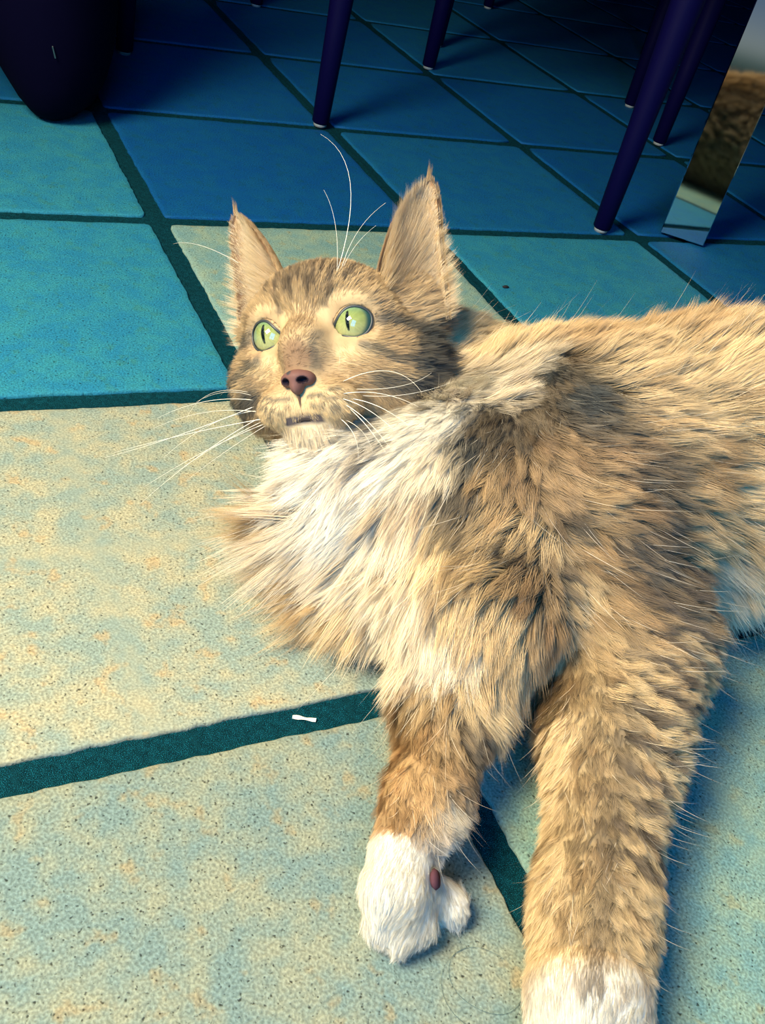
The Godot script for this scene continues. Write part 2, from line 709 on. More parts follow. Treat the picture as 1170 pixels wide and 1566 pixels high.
func chairs() -> void:
	var u := Vector3(0.767, 0, 0.642)
	var m := Vector3(0.642, 0, -0.767)
	var b := Basis(u, Vector3.UP, -m)
	var wood := mat(Color(0.025, 0.02, 0.19), 0.5, 0.0, 0.2)
	var hide := mat(Color(0.1, 0.08, 0.22), 0.6)
	var glide := mat(Color(0.55, 0.6, 0.62), 0.5)
	var legm := lathe([[0.0, 0.004], [0.0095, 0.004], [0.0112, 0.006], [0.0135, 0.12], [0.019, 0.30], [0.0215, 0.43], [0.0, 0.43]])
	var glm := lathe([[0.0, 0.0], [0.0085, 0.0], [0.009, 0.0045], [0.0, 0.0045]], 14)
	var specs := [
		[Vector3(0.553, 0, -0.615), [[0.0, 0.0], [0.052, 0.49], [-0.354, 0.512], [-0.391, 0.052]], "dark tapered-leg chair nearest the polished steel table leg"],
		[Vector3(0.985, 0, -1.148), [[0.0, 0.0], [0.0, 0.5], [-0.37, 0.51], [-0.37, 0.0]], "dark chair at the table standing behind the nearest chair"],
		[Vector3(0.07883, 0, -1.1265), [[0.0, 0.0], [0.0, 0.48], [-0.4, 0.48], [-0.4, 0.0]], "dark chair whose leg stands just right of the black bag"],
	]
	for s in specs:
		var o := thing("dining_chair", s[2], "chair", s[0], "dark dining chairs round the table")
		var mid := Vector3.ZERO
		for k in s[1]:
			var p: Vector3 = u * k[0] + m * k[1]
			mid += p * 0.25
			part("leg", legm, wood, o, Transform3D(Basis(), p))
			part("foot_glide", glm, glide, o, Transform3D(Basis(), p))
		part("seat", chamfer_box(Vector3(0.44, 0.07, 0.52), 0.02), hide, o, Transform3D(b, mid + Vector3(0, 0.465, 0)))
		part("backrest", chamfer_box(Vector3(0.05, 0.42, 0.5), 0.02), hide, o, Transform3D(b, mid - u * 0.2 + Vector3(0, 0.71, 0)))

func bag() -> void:
	var o := thing("soft_bag", "black sagging cloth bag on the floor at the upper left", "bag", Vector3(-0.04869, 0, -0.87538))
	var right := Vector3(0.915, 0, 0.403)
	var away := Vector3(0.403, 0, -0.915)
	var rows := []
	# [height, half width to the right, half width to the left, half depth]
	for l in [[0.0, 0.0, 0.0, 0.0], [0.0, 0.02, 0.022, 0.03], [0.006, 0.035, 0.03, 0.045], [0.02, 0.055, 0.042, 0.058], [0.045, 0.0725, 0.058, 0.07], [0.075, 0.081, 0.078, 0.078], [0.11, 0.0835, 0.1, 0.085], [0.15, 0.0795, 0.12, 0.088], [0.2, 0.072, 0.132, 0.088], [0.27, 0.064, 0.138, 0.085], [0.36, 0.06, 0.135, 0.075], [0.43, 0.05, 0.115, 0.05], [0.45, 0.03, 0.08, 0.02], [0.45, 0.0, 0.0, 0.0]]:
		var row := []
		for k in 40:
			var a := TAU * k / 40
			var c := cos(a)
			var s := sin(a)
			var w := 1.0 + 0.03 * noise.get_noise_3d(c * 2.0, l[0] * 14.0, s * 2.0)
			row.append((right * c * (l[1] * 0.71 if c > 0.0 else l[2]) + away * s * l[3]) * w + Vector3(0, l[0], 0))
		rows.append(row)
	part("body", sheet(rows, true, false), mat(Color(0.012, 0.01, 0.1), 0.9, 0.0, 0.15), o)
	var strap := []
	for k in 17:
		var a := PI * k / 16
		strap.append(right * (cos(a) * 0.07 - 0.04) + Vector3(0, 0.43 + sin(a) * 0.16, 0))
	part("handle", tube(strap, 0.008, 0.008, 8), mat(Color(0.03, 0.02, 0.1), 0.8), o)
	part("zip_pull", chamfer_box(Vector3(0.0015, 0.012, 0.0015), 0.0004), mat(Color(0.6, 0.6, 0.6), 0.3, 1.0), o, Transform3D(Basis(Vector3(0, 0, 1), 0.25), -away * 0.0795 + right * 0.016 + Vector3(0, 0.087, 0)))

func litter() -> void:
	var o := MeshInstance3D.new()
	o.name = "paper_scrap"
	var sp := []
	for k in 9:
		var t := k / 8.0
		var w := 0.0011 + 0.0003 * sin(t * 9.0)
		sp.append([Vector3((t - 0.5) * 0.0125, 0.0, -w), Vector3((t - 0.5) * 0.0125, 0.0006 * sin(t * 7.0) + 0.0012, -w * 0.2), Vector3((t - 0.5) * 0.0125, 0.0002, w)])
	o.mesh = sheet(sp)
	o.material_override = mat(Color(0.95, 0.93, 0.86), 0.8)
	o.transform = Transform3D(Basis(Vector3.UP, -0.42), Vector3(-0.06532, -0.0018, -0.00043))
	o.set_meta("label", "tiny white paper scrap lying in the dark grout line")
	o.set_meta("category", "scrap")
	add_child(o)
	var c := MeshInstance3D.new()
	c.name = "crumb"
	c.mesh = lathe([[0.0, 0.0], [0.0028, 0.0002], [0.0034, 0.0012], [0.002, 0.0022], [0.0, 0.0024]], 9)
	c.material_override = mat(Color(0.05, 0.06, 0.1), 0.8)
	c.transform = Transform3D(Basis(Vector3.UP, 0.6).scaled(Vector3(1.2, 1, 0.7)), Vector3(0.32832, 0, -0.46797))
	c.set_meta("label", "small dark crumb on the tile behind the cat's neck")
	c.set_meta("category", "crumb")
	add_child(c)
	var hair := mat(Color(0.24, 0.36, 0.36), 0.6)
	var k0 := 0
	for h in [[0.015, 0.3, 5.6, 0.0, 0.0], [0.021, 1.2, 3.3, 0.002, 0.004]]:
		var pts := []
		for k in 33:
			var a: float = h[1] + h[2] * k / 32.0
			var r: float = h[0] * (1.0 + 0.12 * sin(a * 2.0 + k0))
			pts.append(Vector3(cos(a) * r + h[3], 0.0008, sin(a) * r + h[4]))
		var t := MeshInstance3D.new()
		t.name = numbered("loose_hair")
		t.mesh = tube(pts, 0.00009, 0.00006, 4)
		t.material_override = hair
		t.position = Vector3(-0.03703, 0, 0.15234)
		t.set_meta("label", ["fine shed hair curled into a ring on the tile below the left paw", "longer shed hair arcing round the curled hair on the tile"][k0])
		t.set_meta("category", "hair")
		t.set_meta("group", "shed hairs on the tile")
		add_child(t)
		k0 += 1

# ------------------------------------------------------------------ the cat

const WHITE := Color(0.9, 0.85, 0.72)
const CREAM := Color(0.86, 0.66, 0.37)
const GINGER := Color(0.77, 0.5, 0.235)
const TAN := Color(0.62, 0.43, 0.225)
const FACE := Color(0.47, 0.33, 0.185)
const BROWN := Color(0.27, 0.18, 0.115)
const SLATE := Color(0.075, 0.085, 0.085)

var head_t := Transform3D(Basis(Vector3(0.00069, 0.00047, 0.00054), Vector3(-0, 0.00075, -0.00066), Vector3(-0.00072, 0.00045, 0.00053)), Vector3(-0.03896, 0.14679, -0.14557))
var head_inv := Transform3D()
var bones := []
var toes := []
var guides := []

func bone(a: Vector3, ra: float, b: Vector3, rb: float, toe := false) -> void:
	(toes if toe else bones).append([a, ra, b - a, rb - ra, (b - a).length_squared()])

func body_d(p: Vector3) -> float:
	return limbs_d(p, bones, 0.018)

func paw_d(p: Vector3) -> float:
	return limbs_d(p, toes, 0.0035)

func limbs_d(p: Vector3, set: Array, k: float) -> float:
	var d := 9.0
	for b in set:
		var ap: Vector3 = p - b[0]
		var t := clampf(ap.dot(b[2]) / b[4], 0.0, 1.0)
		var e: float = (ap - b[2] * t).length() - b[1] - b[3] * t
		if d - e > k:
			d = e
		elif e - d < k:
			d = smin(d, e, k)
	return d

var blobs := [
	[Vector3(0, 6, -46), Vector3(44, 36, 44)],
	[Vector3(0, -11, -9), Vector3(17, 19, 27)],
	[Vector3(0, -26, 7.5), Vector3(9, 7.5, 9)],
	[Vector3(13, -42, 2), Vector3(17, 12.5, 15)],
	[Vector3(-13, -42, 2), Vector3(17, 12.5, 15)],
	[Vector3(0, -57, -4), Vector3(17, 9.5, 13)],
	[Vector3(34, -24, -34), Vector3(29, 28, 28)],
	[Vector3(-34, -24, -34), Vector3(29, 28, 28)],
	[Vector3(0, 19, -23), Vector3(36, 20, 24)],
	[Vector3(0, -28, -20), Vector3(36, 28, 24)],
	[Vector3(44, 14, -54), Vector3(17, 21, 17)],
	[Vector3(-44, 14, -54), Vector3(17, 21, 17)],
	[Vector3(37, 1, -23), Vector3(10, 13, 12)],
	[Vector3(-37, 1, -23), Vector3(10, 13, 12)],
	[Vector3(27, 13, -14), Vector3(14, 6, 9)],
	[Vector3(-27, 13, -14), Vector3(14, 6, 9)],
	[Vector3(27, -13, -11), Vector3(13, 6, 9)],
	[Vector3(-27, -13, -11), Vector3(13, 6, 9)],
]
const EYES := [Vector3(24.6, 0, -14), Vector3(-24.6, 0, -14)]

# the head, in millimetres in its own frame: x to the cat's left, y up, z out through the nose
func head_d(q: Vector3) -> float:
	var d := 999.0
	for b in blobs:
		var o: Vector3 = q - b[0]
		var rad: Vector3 = b[1]
		var k0 := (o / rad).length()
		var k1 := (o / (rad * rad)).length() + 1e-6
		var e := k0 * (k0 - 1.0) / k1
		d = e if d > 900.0 else smin(d, e, 9.0)
	for e in EYES:
		d = maxf(d, 12.0 - (q - e).length())
	return d

func guide(p: Vector3, d: Vector3, len: float, lift: float, c: Color) -> void:
	guides.append([p, d, len * 0.001, lift, c])

func coat_at(p: Vector3, n: Vector3) -> Array:
	var w := 0.0
	var d := Vector3.ZERO
	var len := 0.0
	var lift := 0.0
	var c := Color(0, 0, 0)
	for g in guides:
		var q: float = 1.0 / (p.distance_squared_to(g[0]) + 0.00006)
		q = q * q * q
		w += q
		d += g[1] * q
		len += g[2] * q
		lift += g[3] * q
		c += g[4] * q
	d = d.normalized()
	len /= w
	lift /= w
	c *= 1.0 / w
	return [d, len, lift, c]

var leg_a := Vector3(0.09981, 0.054, 0.03323)
var leg_b := Vector3(0.01193, 0.028, 0.14884)
var wrist_l := Vector3(-0.04324, 0.036, 0.08283)
var paw_l := Vector3(-0.05963, 0.03, 0.09979)
var cam_at := Vector3(-0.23628, 0.3956, 0.27417)

func coat_colour(p: Vector3, c: Color) -> Color:
	# tabby ticking and the bars on the forelegs; white socks
	var w := noise.get_noise_3dv(p * 55.0)
	c = c.lerp(c * Color(0.62, 0.52, 0.46), clampf(w * 1.5, 0.0, 0.5))
	var ax := (leg_b - leg_a)
	var t := (p - leg_a).dot(ax) / ax.length_squared()
	var off := (p - leg_a - ax * t)
	if t > -0.25 and off.length() < 0.055:
		var across := off.dot(Vector3(0.89, 0.22, 0.39))
		var s := sin((t * 10.5 + noise.get_noise_3dv(p * 50.0) * 0.45 - absf(across) * 14.0) * TAU)
		var bars := 0.85 * ss(0.1, 0.75, s) * ss(1.0, 0.9, t) * ss(-0.022, 0.004, across)
		c = c.lerp(SLATE.lerp(BROWN, 0.4), maxf(bars, 0.5 * ss(0.006, 0.002, absf(across)) * ss(0.2, 0.5, t)))
		var line := noise.get_noise_3dv(p * 40.0 + Vector3(9, 0, 0)) * 0.05 + noise.get_noise_3dv(p * 220.0) * 0.03
		if t > 1.3387 + line:
			c = WHITE
	var ax2 := paw_l - wrist_l
	var t2 := (p - wrist_l).dot(ax2) / ax2.length_squared()
	if t2 > 1.0396 + noise.get_noise_3dv(p * 60.0) * 0.15 and (p - paw_l).length() < 0.06:
		c = WHITE
	return c

func coat_field(p: Vector3, n: Vector3, pale: bool) -> Array:
	var view := n.dot((cam_at - p).normalized())
	if view < -0.35 and rng.randf() > 0.3:
		return []
	if head_d(head_inv * p) < -4.0 or p.y < 0.001 or paw_d(p) < -0.002:
		return []
	var g := coat_at(p, n)
	var col := coat_colour(p, g[3])
	if (col.r > 0.76) != pale:
		return []
	var d: Vector3 = g[0]
	d += Vector3(noise.get_noise_3dv(p * 30.0), noise.get_noise_3dv(p * 30.0 + Vector3(40, 0, 0)), noise.get_noise_3dv(p * 30.0 + Vector3(0, 40, 0))) * 0.45
	d = (d - n * n.dot(d)).normalized()
	d = (d + n * g[2] + Vector3(0, -0.12, 0)).normalized()
	var len: float = g[1]
	return [d, len, col, clampf(len * 0.11, 0.0012, 0.0034)]

func guard_field(p: Vector3, n: Vector3) -> Array:
	var f := coat_field(p, n, coat_colour(p, coat_at(p, n)[3]).r > 0.76)
	if f.is_empty():
		return []
	f[0] = (f[0] + n * 0.12).normalized()
	return [f[0], minf(f[1] * 1.7, f[1] + 0.016), (f[2] as Color).lerp(WHITE, 0.5), 0.0016]

func paw_field(p: Vector3, n: Vector3) -> Array:
	if body_d(p) < -0.002 or p.y < 0.003 or p.distance_to(Vector3(-0.05602, 0.03333, 0.11732)) < 0.0034:
		return []
	var toe := (p - Vector3(-0.04324, 0.036, 0.08283)) if p.x < -0.035 else (p - leg_b)
	var d := toe.normalized()
	d = (d - n * n.dot(d)).normalized()
	d = (d + n * 0.3 + Vector3(0, -0.1, 0)).normalized()
	return [d, lerpf(0.0045, 0.0075, clampf((toe.length() - 0.04) / 0.02, 0.0, 1.0)), coat_colour(p, coat_at(p, n)[3]), 0.0008]

func spot(q: Vector3, x: float, y: float, rx: float, ry: float) -> float:
	var e := Vector2((q.x - x) / rx, (q.y - y) / ry).length()
	return ss(1.25, 0.6, e)

func seg(q: Vector3, ax: float, ay: float, bx: float, by: float, w: float) -> float:
	var a := Vector2(ax, ay)
	var b := Vector2(bx, by)
	var p := Vector2(q.x, q.y)
	var c := Geometry2D.get_closest_point_to_segment(p, a, b)
	return ss(w * 1.5, w * 0.5, p.distance_to(c))

func face_colour(q: Vector3) -> Color:
	var w := noise.get_noise_3dv(q * 0.09)
	var q2 := q + Vector3(noise.get_noise_3dv(q * 0.06), noise.get_noise_3dv(q * 0.06 + Vector3(7, 7, 7)), 0) * 3.0
	var c := FACE.lerp(CREAM, 0.16 + w * 0.4)
	var s := 1.0 if q.x > 0.0 else -1.0
	var m := Vector3(absf(q2.x), q2.y, q2.z)
	c = c.lerp(CREAM, 0.6 * spot(m, 27, -17, 12, 5))          # pale bags under the eyes
	c = c.lerp(CREAM, 0.4 * spot(m, 12, 8, 4, 7))
	c = c.lerp(CREAM, 0.25 * spot(m, 24, 16, 12, 4))
	# forehead stripes
	if q.z > -60.0:
		for k in [[7.0, 20.0, 6.0, 44.0, 1.5], [2.0, 26.0, 2.5, 42.0, 1.2], [14.0, 12.0, 17.0, 40.0, 1.5], [23.0, 22.0, 29.0, 40.0, 1.3], [4.5, 16.0, 4.0, 26.0, 1.0], [10.5, 24.0, 11.5, 42.0, 1.1]]:
			c = c.lerp(Color(0.13, 0.1, 0.075), 0.8 * seg(m, k[0], k[1], k[2], k[3], k[4] * 1.3))
	# bars from the eye corners and across the cheeks
	c = c.lerp(SLATE, 0.85 * seg(m, 36, 2, 66, -10, 3.4) * ss(-4.0, -14.0, q.z))
	c = c.lerp(SLATE, 0.7 * seg(m, 32, -13, 62, -27, 2.8))
	c = c.lerp(SLATE, 0.8 * seg(m, 38, -32, 64, -42, 5.5))
	c = c.lerp(SLATE, 0.85 * ss(50.0, 58.0, m.x) * ss(8.0, -2.0, q.y) * ss(-46.0, -36.0, q.y))
	# bridge of the nose
	c = c.lerp(Color(0.25, 0.15, 0.095), 0.8 * spot(m, 0, -17, 9, 11) * ss(-6.0, 4.0, q.z))
	c = c.lerp(SLATE, 0.55 * seg(m, 11, -6, 9, -22, 2.2) * (1.0 if s > 0 else 0.4))  # shading beside the bridge painted in, stronger on one side
	# muzzle, chin and throat
	var pale := spot(m, 13, -44, 19, 10)
	c = c.lerp(CREAM, 0.5 * pale)
	for k in [[7.0, -38.0], [11.5, -37.5], [16.0, -37.0], [20.5, -37.0], [9.0, -42.5], [14.0, -42.5], [19.0, -42.0], [24.0, -41.0], [12.0, -47.0], [18.0, -47.0]]:
		c = c.lerp(SLATE, 0.75 * seg(q2 * Vector3(s, 1, 1), k[0] - 1.0, k[1], k[0] + 1.4, k[1] + 0.4, 1.2))
	c = c.lerp(CREAM.lerp(WHITE, 0.45), ss(-50.0, -56.0, q2.y + 0.1 * absf(q.x)) * ss(-50.0, -20.0, q.z) * 0.9)
	return c

func face_field(p: Vector3, n: Vector3, cheek: bool) -> Array:
	var q := head_inv * p
	if n.dot((cam_at - p).normalized()) < -0.4 and rng.randf() > 0.3:
		return []
	if body_d(p) < -0.004:
		return []
	var len := 5.0
	var nl := head_inv.basis * n
	nl = nl.normalized()
	var src := Vector3(0, -20, 34)
	var d := (q - src).normalized()
	var nose := (q - Vector3(0, -29, 15)).length()
	if nose < 8.0 or q.z > 9.0 and absf(q.x) < 8.0 and q.y < -25.0 and q.y > -35.0:
		return []
	if absf(q.x) < 13.0 and absf(q.y + 51.0) < 2.0 and q.z > 2.0:
		return []
	len = lerpf(2.2, 7.0, ss(8.0, 50.0, nose))
	# cheeks and ruff grow longer towards the back
	var back := ss(-16.0, -46.0, q.z)
	var low := ss(24.0, -14.0, q.y)
	len = lerpf(len, 36.0, back * low)
	len = lerpf(len, 9.0, ss(-50.0, -60.0, q.y) * (1.0 - back))
	var lift := 0.3
	if q.y < -36.0:
		d += Vector3(0, -0.5, 0)
	d += Vector3(0.35 * signf(q.x), -0.2, -0.1) * back * low
	for e in EYES:
		var o: Vector3 = q - e
		o.z = 0.0
		var r := o.length()
		if r < 11.0 and q.z > -16.0:
			return []
		if r < 20.0 and q.z > -26.0:
			d += o.normalized() * 1.6 * ss(20.0, 12.0, r)
			len = lerpf(3.0, len, ss(12.0, 20.0, r))
			lift = lerpf(0.08, lift, ss(12.0, 20.0, r))
	d += Vector3(noise.get_noise_3dv(q * 0.05), noise.get_noise_3dv(q * 0.05 + Vector3(40, 0, 0)), 0) * 0.35
	d = (d - nl * nl.dot(d)).normalized()
	d = (d + nl * lift).normalized()
	if (len > 10.5) != cheek:
		return []
	len *= 0.001
	return [(head_t.basis * d).normalized(), len, face_colour(q), clampf(len * 0.12, 0.0006, 0.0024)]

var ear_side := 1.0
var ear_pts := []

# a point of an ear's shell, millimetres in the head's frame; v runs up, a round from the inner rim to the outer
func ear_point(v: float, a: float, out: float) -> Vector3:
	var base := Vector3(49, 25, -50) if ear_side > 0.0 else Vector3(-44, 26, -50)
	var tip := Vector3(66, 79, -47) if ear_side > 0.0 else Vector3(-59, 82, -47)
	var open := Vector3(0.28 * ear_side, 0.12, 0.95).normalized()
	var up := (tip - base).normalized()
	var side := up.cross(open).normalized() * -ear_side * -1.0
	if side.x * ear_side < 0.0:
		side = -side
	open = side.cross(up)
	if open.z < 0.0:
		open = -open
	var w := 20.0 * pow(maxf(1.0 - v, 0.0), 0.6) * (1.0 + 0.12 * v) + 0.6
	var lean := side * (-6.0 * sin(v * PI) * 0.4)
	var c := base.lerp(tip, v) + lean
	return c + side * sin(a) * (w + out) - open * (cos(a) * 0.75 * (w + out) - 0.25 * w)

func ear_surf(out: float, flip: bool) -> Array:
	var v := PackedVector3Array()
	var i := PackedInt32Array()
	var nv := 18
	var na := 18
	for r in nv + 1:
		for k in na + 1:
			v.append(head_t * ear_point(lerpf(-0.3, 1.0, float(r) / nv), lerpf(-1.65, 1.65, float(k) / na), out))
	for r in nv:
		for k in na:
			var a := r * (na + 1) + k
			var q := [a, a + 1, a + na + 1, a + 1, a + na + 2, a + na + 1]
			if flip:
				q.reverse()
			i.append_array(PackedInt32Array(q))
	var n := PackedVector3Array()
	n.resize(v.size())
	n.fill(Vector3.ZERO)
	for t in range(0, i.size(), 3):
		var f := (v[i[t + 2]] - v[i[t]]).cross(v[i[t + 1]] - v[i[t]])
		for k in 3:
			n[i[t + k]] += f
	for k in n.size():
		n[k] = n[k].normalized()
	return [v, n, i]

func ear_va(q: Vector3) -> Vector2:
	var base := Vector3(49, 25, -50) if ear_side > 0.0 else Vector3(-44, 26, -50)
	var tip := Vector3(66, 79, -47) if ear_side > 0.0 else Vector3(-59, 82, -47)
	var v := (q - base).dot(tip - base) / (tip - base).length_squared()
	var c := base.lerp(tip, clampf(v, 0, 1))
	return Vector2(v, (q.x - c.x) * ear_side)

func ear_out_field(p: Vector3, n: Vector3) -> Array:
	var q := head_inv * p
	var va := ear_va(q)
	var d := (Vector3(16.0 * ear_side, 56, 3).normalized() + (head_inv.basis * n).normalized() * 0.25).normalized()
	var c := TAN.lerp(CREAM, 0.3 + noise.get_noise_3dv(q * 0.1) * 0.4).lerp(BROWN, 0.55 * ss(0.1, 0.7, va.x))
	return [(head_t.basis * d).normalized(), lerpf(0.006, 0.004, va.x), c, 0.0006]

func ear_in_field(p: Vector3, n: Vector3) -> Array:
	# long pale hairs rooted along the inner rim that sweep up and out across the opening
	var q := head_inv * p
	var va := ear_va(q)
	var inner := ss(4.0, -12.0, va.y)
	if va.x > 0.93 or rng.randf() > 0.6 + 0.4 * inner:
		return []
	var d := Vector3(ear_side * lerpf(0.5, 0.75, 1.0 - va.x), lerpf(0.45, 0.95, va.x), 0.35 + 0.35 * inner).normalized()
	var len := lerpf(0.03, 0.011, ss(0.0, 0.9, va.x)) * lerpf(0.45, 1.0, inner)
	var c := CREAM.lerp(WHITE, rng.randf() * 0.6).lerp(TAN, 0.35 * rng.randf())
	return [(head_t.basis * d).normalized(), len, c, 0.0011]

func cat() -> void:
	head_inv = head_t.affine_inverse()
	bone(Vector3(0.05259, 0.072, -0.06041), 0.066, Vector3(0.12457, 0.085, -0.06767), 0.078)
	bone(Vector3(0.12457, 0.085, -0.06767), 0.078, Vector3(0.21613, 0.088, -0.06509), 0.083)
	bone(Vector3(0.21613, 0.088, -0.06509), 0.083, Vector3(0.33105, 0.09, -0.05897), 0.088)
	bone(Vector3(0.33105, 0.09, -0.05897), 0.088, Vector3(0.50038, 0.09, -0.07214), 0.09)
	bone(Vector3(0.50038, 0.09, -0.07214), 0.09, Vector3(0.5, 0.07, 0.05), 0.055)
	bone(Vector3(0.5, 0.07, 0.05), 0.055, Vector3(0.6, 0.03, 0.12), 0.024)
	bone(Vector3(0.6, 0.03, 0.12), 0.024, Vector3(0.5, 0.022, 0.165), 0.021)
	bone(Vector3(0.5, 0.022, 0.165), 0.021, Vector3(0.45, 0.02, 0.175), 0.018)
	bone(Vector3(0.50038, 0.09, -0.07214), 0.09, Vector3(0.58, 0.06, -0.12), 0.03)
	bone(Vector3(0.58, 0.06, -0.12), 0.03, Vector3(0.72, 0.035, -0.2), 0.027)
	bone(Vector3(0.72, 0.035, -0.2), 0.027, Vector3(0.84, 0.03, -0.12), 0.02)
	bone(Vector3(-0.00095, 0.066, -0.09333), 0.046, Vector3(0.05259, 0.072, -0.06041), 0.066)
	bone(Vector3(0.00942, 0.042, -0.056), 0.036, Vector3(0.05259, 0.072, -0.06041), 0.066)
	bone(Vector3(0.07821, 0.07437, -0.17492), 0.048, Vector3(0.05259, 0.072, -0.06041), 0.066)
	bone(Vector3(0.07821, 0.07437, -0.17492), 0.048, Vector3(0.12457, 0.085, -0.06767), 0.078)
	bone(Vector3(0.00064, 0.11734, -0.17059), 0.04, Vector3(0.07821, 0.07437, -0.17492), 0.048)
	bone(Vector3(0.08718, 0.095, -0.02805), 0.052, Vector3(0.09981, 0.054, 0.03323), 0.04)
	bone(Vector3(0.09981, 0.054, 0.03323), 0.04, Vector3(0.0647, 0.042, 0.07955), 0.031)
	bone(Vector3(0.0647, 0.042, 0.07955), 0.031, Vector3(0.01193, 0.028, 0.14884), 0.0235)
	bone(Vector3(0.01193, 0.028, 0.14884), 0.0235, Vector3(-0.01115, 0.025, 0.18085), 0.025)
	bone(Vector3(0.02164, 0.065, 0.00073), 0.045, Vector3(-0.00696, 0.042, 0.03683), 0.0235)
	bone(Vector3(-0.00696, 0.042, 0.03683), 0.0235, Vector3(-0.04324, 0.036, 0.08283), 0.0155)
	bone(Vector3(-0.04324, 0.036, 0.08283), 0.0155, Vector3(-0.05963, 0.03, 0.09979), 0.0145)
	bone(Vector3(-0.06173, 0.03, 0.10081), 0.0148, Vector3(-0.06998, 0.026, 0.11344), 0.0135, true)
	bone(Vector3(-0.06998, 0.026, 0.11344), 0.0135, Vector3(-0.07598, 0.0145, 0.11992), 0.0085, true)
	bone(Vector3(-0.06998, 0.026, 0.11344), 0.0135, Vector3(-0.06957, 0.0125, 0.12567), 0.0088, true)
	bone(Vector3(-0.06998, 0.026, 0.11344), 0.0135, Vector3(-0.06067, 0.0145, 0.12527), 0.0082, true)
	bone(Vector3(-0.06998, 0.026, 0.11344), 0.0135, Vector3(-0.04761, 0.0125, 0.11507), 0.0085, true)
	bone(Vector3(-0.04761, 0.0125, 0.11507), 0.0085, Vector3(-0.04099, 0.01, 0.1208), 0.0085, true)
	bone(Vector3(-0.01115, 0.025, 0.18085), 0.025, Vector3(-0.03461, 0.015, 0.19234), 0.0125, true)
	bone(Vector3(-0.01115, 0.025, 0.18085), 0.025, Vector3(-0.02994, 0.015, 0.20393), 0.013, true)
	bone(Vector3(-0.01115, 0.025, 0.18085), 0.025, Vector3(-0.01879, 0.015, 0.20832), 0.013, true)
	bone(Vector3(-0.01115, 0.025, 0.18085), 0.025, Vector3(-0.0019, 0.015, 0.2041), 0.0125, true)
	guide(Vector3(-0.03737, 0.09347, -0.08743), Vector3(-0.5999, -0.79983, 0.01975), 35, 0.25, WHITE)
	guide(Vector3(-0.04367, 0.08284, -0.09602), Vector3(-0.2546, -0.74477, -0.61685), 42, 0.3, WHITE)
	guide(Vector3(-0.0458, 0.06983, -0.08383), Vector3(-0.20029, -0.7319, -0.65131), 66, 0.4, CREAM.lerp(WHITE, 0.5))
	guide(Vector3(-0.03415, 0.025, -0.10488), Vector3(-0.88412, -0.42593, -0.19211), 76, 0.4, CREAM.lerp(TAN, 0.5))
	guide(Vector3(-0.03237, 0.025, -0.07614), Vector3(-0.79805, -0.60189, 0.02908), 70, 0.4, CREAM.lerp(TAN, 0.5))
	guide(Vector3(-0.03008, 0.09885, -0.07959), Vector3(-0.50211, -0.67253, 0.54368), 35, 0.2, WHITE)
	guide(Vector3(-0.02462, 0.08787, -0.05917), Vector3(-0.52964, -0.83718, -0.1364), 42, 0.25, WHITE)
	guide(Vector3(-0.0288, 0.06094, -0.05325), Vector3(-0.27993, -0.9239, -0.26087), 52, 0.3, CREAM.lerp(WHITE, 0.5))
	guide(Vector3(-0.02317, 0.04405, -0.03894), Vector3(-0.02217, -0.9916, -0.12745), 54, 0.25, CREAM)
	guide(Vector3(-0.01016, 0.11264, -0.07056), Vector3(-0.62996, -0.66222, 0.40572), 35, 0.25, WHITE)
	guide(Vector3(-0.01737, 0.0826, -0.03779), Vector3(-0.19813, -0.95154, 0.23517), 45, 0.25, CREAM.lerp(WHITE, 0.5))
	guide(Vector3(-0.0159, 0.04915, -0.02243), Vector3(0.23614, -0.96364, -0.12508), 40, 0.2, CREAM.lerp(WHITE, 0.5))
	guide(Vector3(-0.00716, 0.10902, -0.04181), Vector3(-0.36091, -0.80882, 0.46429), 40, 0.25, CREAM.lerp(WHITE, 0.5))
	guide(Vector3(-0.01444, 0.08804, -0.00676), Vector3(-0.17825, -0.64653, 0.74177), 44, 0.2, CREAM.lerp(WHITE, 0.5))
	guide(Vector3(-0.01806, 0.07483, 0.0159), Vector3(-0.23602, -0.63695, 0.73388), 32, 0.2, CREAM.lerp(WHITE, 0.5))
	guide(Vector3(-0.00064, 0.10533, -0.0145), Vector3(-0.47394, -0.51225, 0.71622), 35, 0.2, CREAM)
	guide(Vector3(-0.00205, 0.09731, 0.01444), Vector3(-0.31174, -0.73878, 0.59752), 38, 0.2, CREAM)
	guide(Vector3(-0.01257, 0.07457, 0.03411), Vector3(-0.32869, -0.57214, 0.75141), 26, 0.15, CREAM.lerp(WHITE, 0.5))
	guide(Vector3(0.00501, 0.12593, -0.07704), Vector3(-0.73214, -0.54915, 0.40299), 26, 0.35, WHITE)
	guide(Vector3(0.01797, 0.13673, -0.06946), Vector3(-0.74256, -0.2733, 0.61149), 22, 0.3, WHITE)
	guide(Vector3(0.00859, 0.12912, -0.04662), Vector3(-0.4841, -0.63359, 0.6035), 28, 0.25, CREAM.lerp(WHITE, 0.5))
	guide(Vector3(0.07302, 0.13591, -0.13257), Vector3(0.94635, 0.27723, -0.166), 24, 0.3, CREAM)
	guide(Vector3(0.07433, 0.14646, -0.10148), Vector3(0.76451, 0.52587, 0.37281), 26, 0.3, CREAM.lerp(WHITE, 0.5))
	guide(Vector3(0.04962, 0.14453, -0.07983), Vector3(0.95799, 0.24212, 0.15373), 22, 0.3, CREAM.lerp(WHITE, 0.5))
	guide(Vector3(0.04432, 0.13773, -0.0969), Vector3(-0.26838, 0.29702, 0.91638), 22, 0.3, WHITE)
	guide(Vector3(0.08887, 0.14638, -0.11844), Vector3(0.94582, 0.28133, -0.16214), 28, 0.35, CREAM.lerp(TAN, 0.5))
